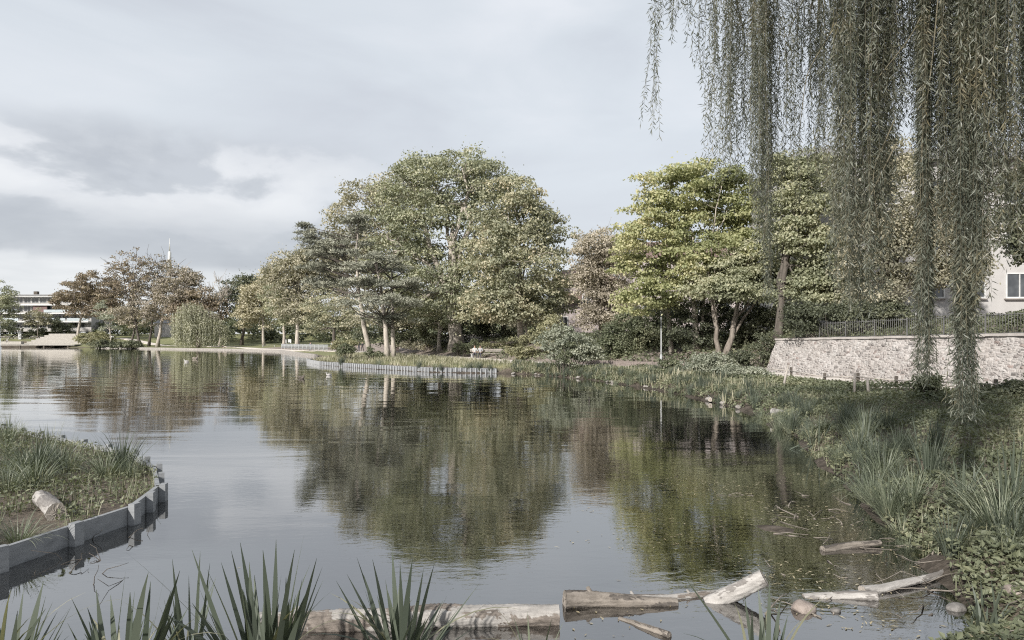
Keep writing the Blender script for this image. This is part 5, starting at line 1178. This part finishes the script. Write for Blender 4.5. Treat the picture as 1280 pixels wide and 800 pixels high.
# pale stone edging of the far shore
se = thing('shore_edging', (*XY(300, 438), 0), 'pale low stone edging along the far shore in front of the lawn', 'edging')
ep = np.array([(-29, 101), (-36.5, 117), XY(350, 440), XY(300, 438), XY(235, 437), XY(180, 436), XY(120, 435)])
for (a1, b1), (a2, b2) in zip(ep[:-1], ep[1:]):
    d = np.array([a2-a1, b2-b1]); q = MB(); q.box(((a1+a2)/2, (b1+b2)/2, .1), (np.linalg.norm(d)+.1, .45, .6), math.atan2(d[1], d[0])); q.build('edge_stone', M['shorestone'], se)
# wooden deck and steps on the far left
M['deck'] = rough_mat('deck_boards', (.25, .235, .215), (.36, .34, .31), 2, .85, .3, 10, (3, .4, 1))
dk = thing('wooden_deck', (-168, 229, 0), 'long pale wooden deck at the water on far left', 'deck')
p = MB(); p.box((-180, 230, .85), (69, 6, .28)); p.build('platform', M['deck'], dk)
for xx in np.arange(-212, -146, 8.0):
    p = MB(); p.box((xx, 227.6, .2), (.4, .4, 1.1)); p.build('pile', M['barkdark'], dk)
for xx in np.arange(-210, -150, 12.0): pass
ws = thing('wooden_steps', (-160, 233, 1), 'pale wooden seating steps rising from the deck to the far lawn', 'steps')
for k in range(7):
    p = MB(); wdt = 20-k*1.75; p.box((-157.5-k*.25, 234.2+k*1.3, .9+.25+k*.55), (wdt, 1.5, .55)); p.build('step', M['deck'], ws)
sb = MB(); sb.box((-171, 231.5, 1.55), (10, 1.4, .9)); tag(sb.build('deck_seat', M['deck'], loc=(-171, 231.5, 1)), 'low pale seating block on the deck with a person on it', 'seat')
# fountain jet at the left edge
fx_, fy_ = P(-2, 430, 150)[0], 150.0
fj = thing('fountain_jet', (fx_, fy_, 0), 'white fountain jet of spray at the left edge of the pond', 'fountain')
n = 2600; tt = rng.random(n); hh = 9.0*(1-tt**2.2); r = .1+.55*tt; a = rng.uniform(0, 6.28, n)
fo = MB(); pp = np.stack([fx_+np.cos(a)*r*rng.random(n), fy_+np.sin(a)*r*rng.random(n), hh*rng.uniform(.05, 1, n)], -1)
fo.leaves(pp, rng.standard_normal((n, 3)), rng.standard_normal((n, 3)), .16, .12)
m, t, out = newmat('spray'); b1 = t.new('ShaderNodeBsdfTranslucent'); b1.inputs[0].default_value = (.9, .92, .94, 1); b2 = t.new('ShaderNodeBsdfDiffuse'); b2.inputs[0].default_value = (.88, .9, .92, 1); mx = t.new('ShaderNodeMixShader'); t.lk(b1.outputs[0], mx.inputs[1]); t.lk(b2.outputs[0], mx.inputs[2]); t.lk(mx.outputs[0], out.inputs[0])
fo.build('spray', m, fj)
p = MB(); p.tube([(fx_, fy_, -.2), (fx_, fy_, .25)], .2, 10); p.build('nozzle', M['iron'], fj)

# ------------------------------------------------------------------ people
SK = plain('skin', (.42, .29, .22), .55)
def cloth(name, c): return rough_mat(name, tuple(a*.85 for a in c), c, 12, .9, .3, 40)
def person(label, x, y, z, rz, pose, shirt, trousers, hair, group=None):
    root = thing('person', (x, y, z), label, 'person', group, rz=rz)
    # joints: name: (pos, radius)
    if pose == 'stand' or pose == 'walk':
        st = .16 if pose == 'walk' else .03
        J = {'pel': ((0, 0, .95), .135), 'wa': ((0, 0, 1.12), .125), 'ch': ((0, .01, 1.33), .15), 'nk': ((0, .01, 1.5), .055), 'hb': ((0, -.01, 1.58), .08), 'hd': ((0, -.015, 1.66), .098), 'ht': ((0, 0, 1.74), .06), 'ns': ((0, -.115, 1.635), .018)}
        for s, n in ((-1, 'l'), (1, 'r')):
            J[n+'sh'] = ((s*.19, .01, 1.42), .062); J[n+'el'] = ((s*.25, .04-s*st*.4, 1.13), .045); J[n+'wr'] = ((s*.24, -.06-s*st, .9), .03); J[n+'ha'] = ((s*.235, -.08-s*st, .82), .034)
            J[n+'hi'] = ((s*.095, 0, .88), .095); J[n+'kn'] = ((s*.105, -.03+s*st*.6, .5), .06); J[n+'an'] = ((s*.105, .03+s*st*1.5, .09), .042); J[n+'to'] = ((s*.115, -.13+s*st*1.4, .045), .04)
    elif pose == 'sit':
        J = {'pel': ((0, 0, .56), .14), 'wa': ((0, .02, .74), .13), 'ch': ((0, 0, .96), .15), 'nk': ((0, -.03, 1.13), .055), 'hb': ((0, -.06, 1.2), .08), 'hd': ((0, -.075, 1.28), .098), 'ht': ((0, -.06, 1.36), .06), 'ns': ((0, -.175, 1.255), .018)}
        for s, n in ((-1, 'l'), (1, 'r')):
            J[n+'sh'] = ((s*.19, 0, 1.05), .062); J[n+'el'] = ((s*.25, -.08, .78), .045); J[n+'wr'] = ((s*.16, -.3, .68), .03); J[n+'ha'] = ((s*.13, -.38, .66), .034)
            J[n+'hi'] = ((s*.1, -.04, .55), .1); J[n+'kn'] = ((s*.12, -.46, .53), .062); J[n+'an'] = ((s*.12, -.48, .09), .042); J[n+'to'] = ((s*.13, -.64, .045), .04)
    else:  # lying back on the elbows, legs forward
        J = {'pel': ((0, 0, .13), .13), 'wa': ((0, .17, .18), .12), 'ch': ((0, .36, .32), .145), 'nk': ((0, .49, .44), .055), 'hb': ((0, .52, .53), .08), 'hd': ((0, .52, .61), .098), 'ht': ((0, .53, .69), .06), 'ns': ((0, .41, .6), .018)}
        for s, n in ((-1, 'l'), (1, 'r')):
            J[n+'sh'] = ((s*.19, .42, .36), .062); J[n+'el'] = ((s*.26, .52, .06), .045); J[n+'wr'] = ((s*.25, .28, .045), .03); J[n+'ha'] = ((s*.25, .2, .04), .034)
            J[n+'hi'] = ((s*.1, -.06, .12), .1); J[n+'kn'] = ((s*.13, -.47, .34), .06); J[n+'an'] = ((s*.14, -.82, .07), .042); J[n+'to'] = ((s*.15, -.94, .13), .04)
    E = [('pel', 'wa'), ('wa', 'ch'), ('ch', 'nk'), ('nk', 'hb'), ('hb', 'hd'), ('hd', 'ht'), ('hd', 'ns')]
    for n in 'lr': E += [('ch', n+'sh'), (n+'sh', n+'el'), (n+'el', n+'wr'), (n+'wr', n+'ha'), ('pel', n+'hi'), (n+'hi', n+'kn'), (n+'kn', n+'an'), (n+'an', n+'to')]
    for n in 'lr':
        w_ = np.array(J[n+'wr'][0]); h_ = np.array(J[n+'ha'][0]); f_ = nrm(h_-w_); sd_ = nrm(np.cross(f_, [0.3, .1, 1.]) if abs(f_[2]) < .8 else np.cross(f_, [1., 0, 0]))
        for k, (o_, ln) in enumerate(((-.03, .075), (-.01, .088), (.01, .083), (.03, .066))):
            J[n+'f%d' % k] = (tuple(h_+sd_*o_+f_*ln), .010); E.append((n+'ha', n+'f%d' % k))
        J[n+'th'] = (tuple(h_-sd_*.055+f_*.02), .011); E.append((n+'ha', n+'th'))
    names = list(J); me = D.meshes.new('body'); me.from_pydata([J[k][0] for k in names], [(names.index(a), names.index(b)) for a, b in E], [])
    o = D.objects.new('body', me); COL.objects.link(o)
    md = o.modifiers.new('skin', 'SKIN'); md.use_smooth_shade = True
    for k, v in zip(names, me.skin_vertices[0].data): v.radius = (J[k][1],)*2; v.use_root = (k == 'pel')
    sb_ = o.modifiers.new('sub', 'SUBSURF'); sb_.levels = 1; sb_.render_levels = 1
    dg = bpy.context.evaluated_depsgraph_get(); nm = D.meshes.new_from_object(o.evaluated_get(dg)); D.objects.remove(o)
    zones = {'pel': 1, 'wa': 0, 'ch': 0, 'nk': 2, 'hb': 2, 'hd': 2, 'ht': 2, 'ns': 2}
    jp = []; jz = []
    for a, b in E:
        for f in (0, .25, .5, .75, 1):
            jp.append(np.array(J[a][0])*(1-f)+np.array(J[b][0])*f); q = a if f < .5 else b
            k = q[1:] if q not in zones else q
            jz.append(zones[q] if q in zones else (0 if k in ('sh', 'el') else 1 if k in ('hi', 'kn', 'an') else 3 if k == 'to' else 2) if k != 'wr' else 2)
    jp = np.array(jp); nm.materials.clear()
    for mm in (shirt, trousers, SK, M['iron']): nm.materials.append(mm)
    for p in nm.polygons: p.use_smooth = True; p.material_index = int(jz[int(np.argmin(((jp-np.array(p.center))**2).sum(1)))])
    bo = D.objects.new('body', nm); COL.objects.link(bo); bo.parent = root
    import bmesh
    bm = bmesh.new(); bmesh.ops.create_icosphere(bm, subdivisions=2, radius=1); hc = np.array(J['hd'][0])
    for v in bm.verts:
        c = np.array(v.co)
        if c[1] < -.35 and c[2] < .45: c = c*.75
        if c[2] < -.5: c[2] = -.5
        v.co = hc+np.array([0, .018, .03])+c*np.array([.098, .112, .112])
    hm = D.meshes.new('hair'); bm.to_mesh(hm); bm.free(); hm.materials.append(hair)
    for p in hm.polygons: p.use_smooth = True
    ho = D.objects.new('hair', hm); COL.objects.link(ho); ho.parent = root
    for s in (-1, 1):
        bm = bmesh.new(); bmesh.ops.create_icosphere(bm, subdivisions=1, radius=.012)
        em = D.meshes.new('eye'); bm.to_mesh(em); bm.free(); em.materials.append(M['iron']); eo = D.objects.new('eye', em); COL.objects.link(eo); eo.parent = root; eo.location = tuple(hc+np.array([s*.035, -.094, .005]))
    return root
blk = cloth('black_cloth', (.03, .03, .035)); wht = cloth('white_cloth', (.45, .45, .445)); blu = cloth('blue_cloth', (.07, .085, .13)); gry = cloth('grey_cloth', (.32, .32, .33)); jean = cloth('dark_trousers', (.06, .06, .075)); hb_ = cloth('brown_hair', (.07, .05, .035)); hd_ = cloth('dark_hair', (.025, .022, .02)); pnk = cloth('pale_pink_cloth', (.6, .5, .48))
x, y, z = gz(593.5, 70.5); person('seated person in pale top at the very left end of the bench', x, y-.05, z, .1, 'sit', wht, jean, hb_)
x, y, z = gz(600.5, 70.5); person('seated person in grey top beside the pale dressed companion', x, y-.05, z, -.15, 'sit', gry, jean, hd_)
x, y, z = gz(448.5, 113); person('walker in black standing left in the dark pair by the pines', x, y, z, .3, 'stand', blk, jean, hd_)
x, y, z = gz(453, 114); person('walker in black on the right of the dark pair by the pines', x, y, z, -.4, 'walk', blk, blk, hb_)
x, y, z = gz(415, 121.5); person('person in a white shirt on the path near the railing end', x, y, z, 1.2, 'walk', wht, jean, hb_)
x, y, z = gz(388, 131); person('person in a dark blue jacket leaning at the path railing', x, y, z, .2, 'stand', blu, jean, hd_)
x, y, z = gz(280, 178); person('person lying propped up on the far lawn by the willow', x, y, z+.02, 1.3, 'lie', blk, pnk, hd_)
x, y, z = -171, 231.3, 1.55; person('person in a white top sitting on the deck block at far left', x, y, z, .2, 'sit', wht, blk, hd_)
# ducks
def duck(label, px, py, rz, mat, s=1.0):
    x, y = XY(px, py, 0); root = thing('duck', (x, y, 0), label, 'duck', rz=rz)
    b = MB(); b.tube([(.28*s, 0, .12*s), (.22*s, 0, .09*s), (.05*s, 0, .07*s), (-.12*s, 0, .08*s), (-.2*s, 0, .12*s), (-.215*s, 0, .2*s), (-.225*s, 0, .26*s), (-.25*s, 0, .28*s), (-.275*s, 0, .27*s)],
                     [.02*s, .07*s, .115*s, .1*s, .06*s, .035*s, .042*s, .045*s, .02*s], 10); b.build('body', mat, root, local=True)
    k = MB(); k.tube([(-.27*s, 0, .27*s), (-.33*s, 0, .255*s)], [.018*s, .01*s], 6); k.build('beak', M['deadleaf'], root, local=True)
    for sy in (-1, 1):
        w_ = MB(); w_.tube([(-.08*s, sy*.09*s, .12*s), (.08*s, sy*.1*s, .13*s), (.24*s, sy*.05*s, .14*s)], [.03*s, .05*s, .008*s], 8); w_.build('wing', mat, root, local=True)
duck('white bird swimming just off the pale stake revetment', 411, 469.5, .4, M['pale_render'], .75)
duck('small dark duck swimming near the revetment left of the white bird', 377, 473.5, 2.6, M['barkdark'], 1.0)
duck('pale duck far out on the water in front of the far willow', 233, 452.5, .1, M['pale_render'], 1.0)
duck('dark duck far out right of the pale one on the water', 244, 449, 3.0, M['bark'], 1.5)
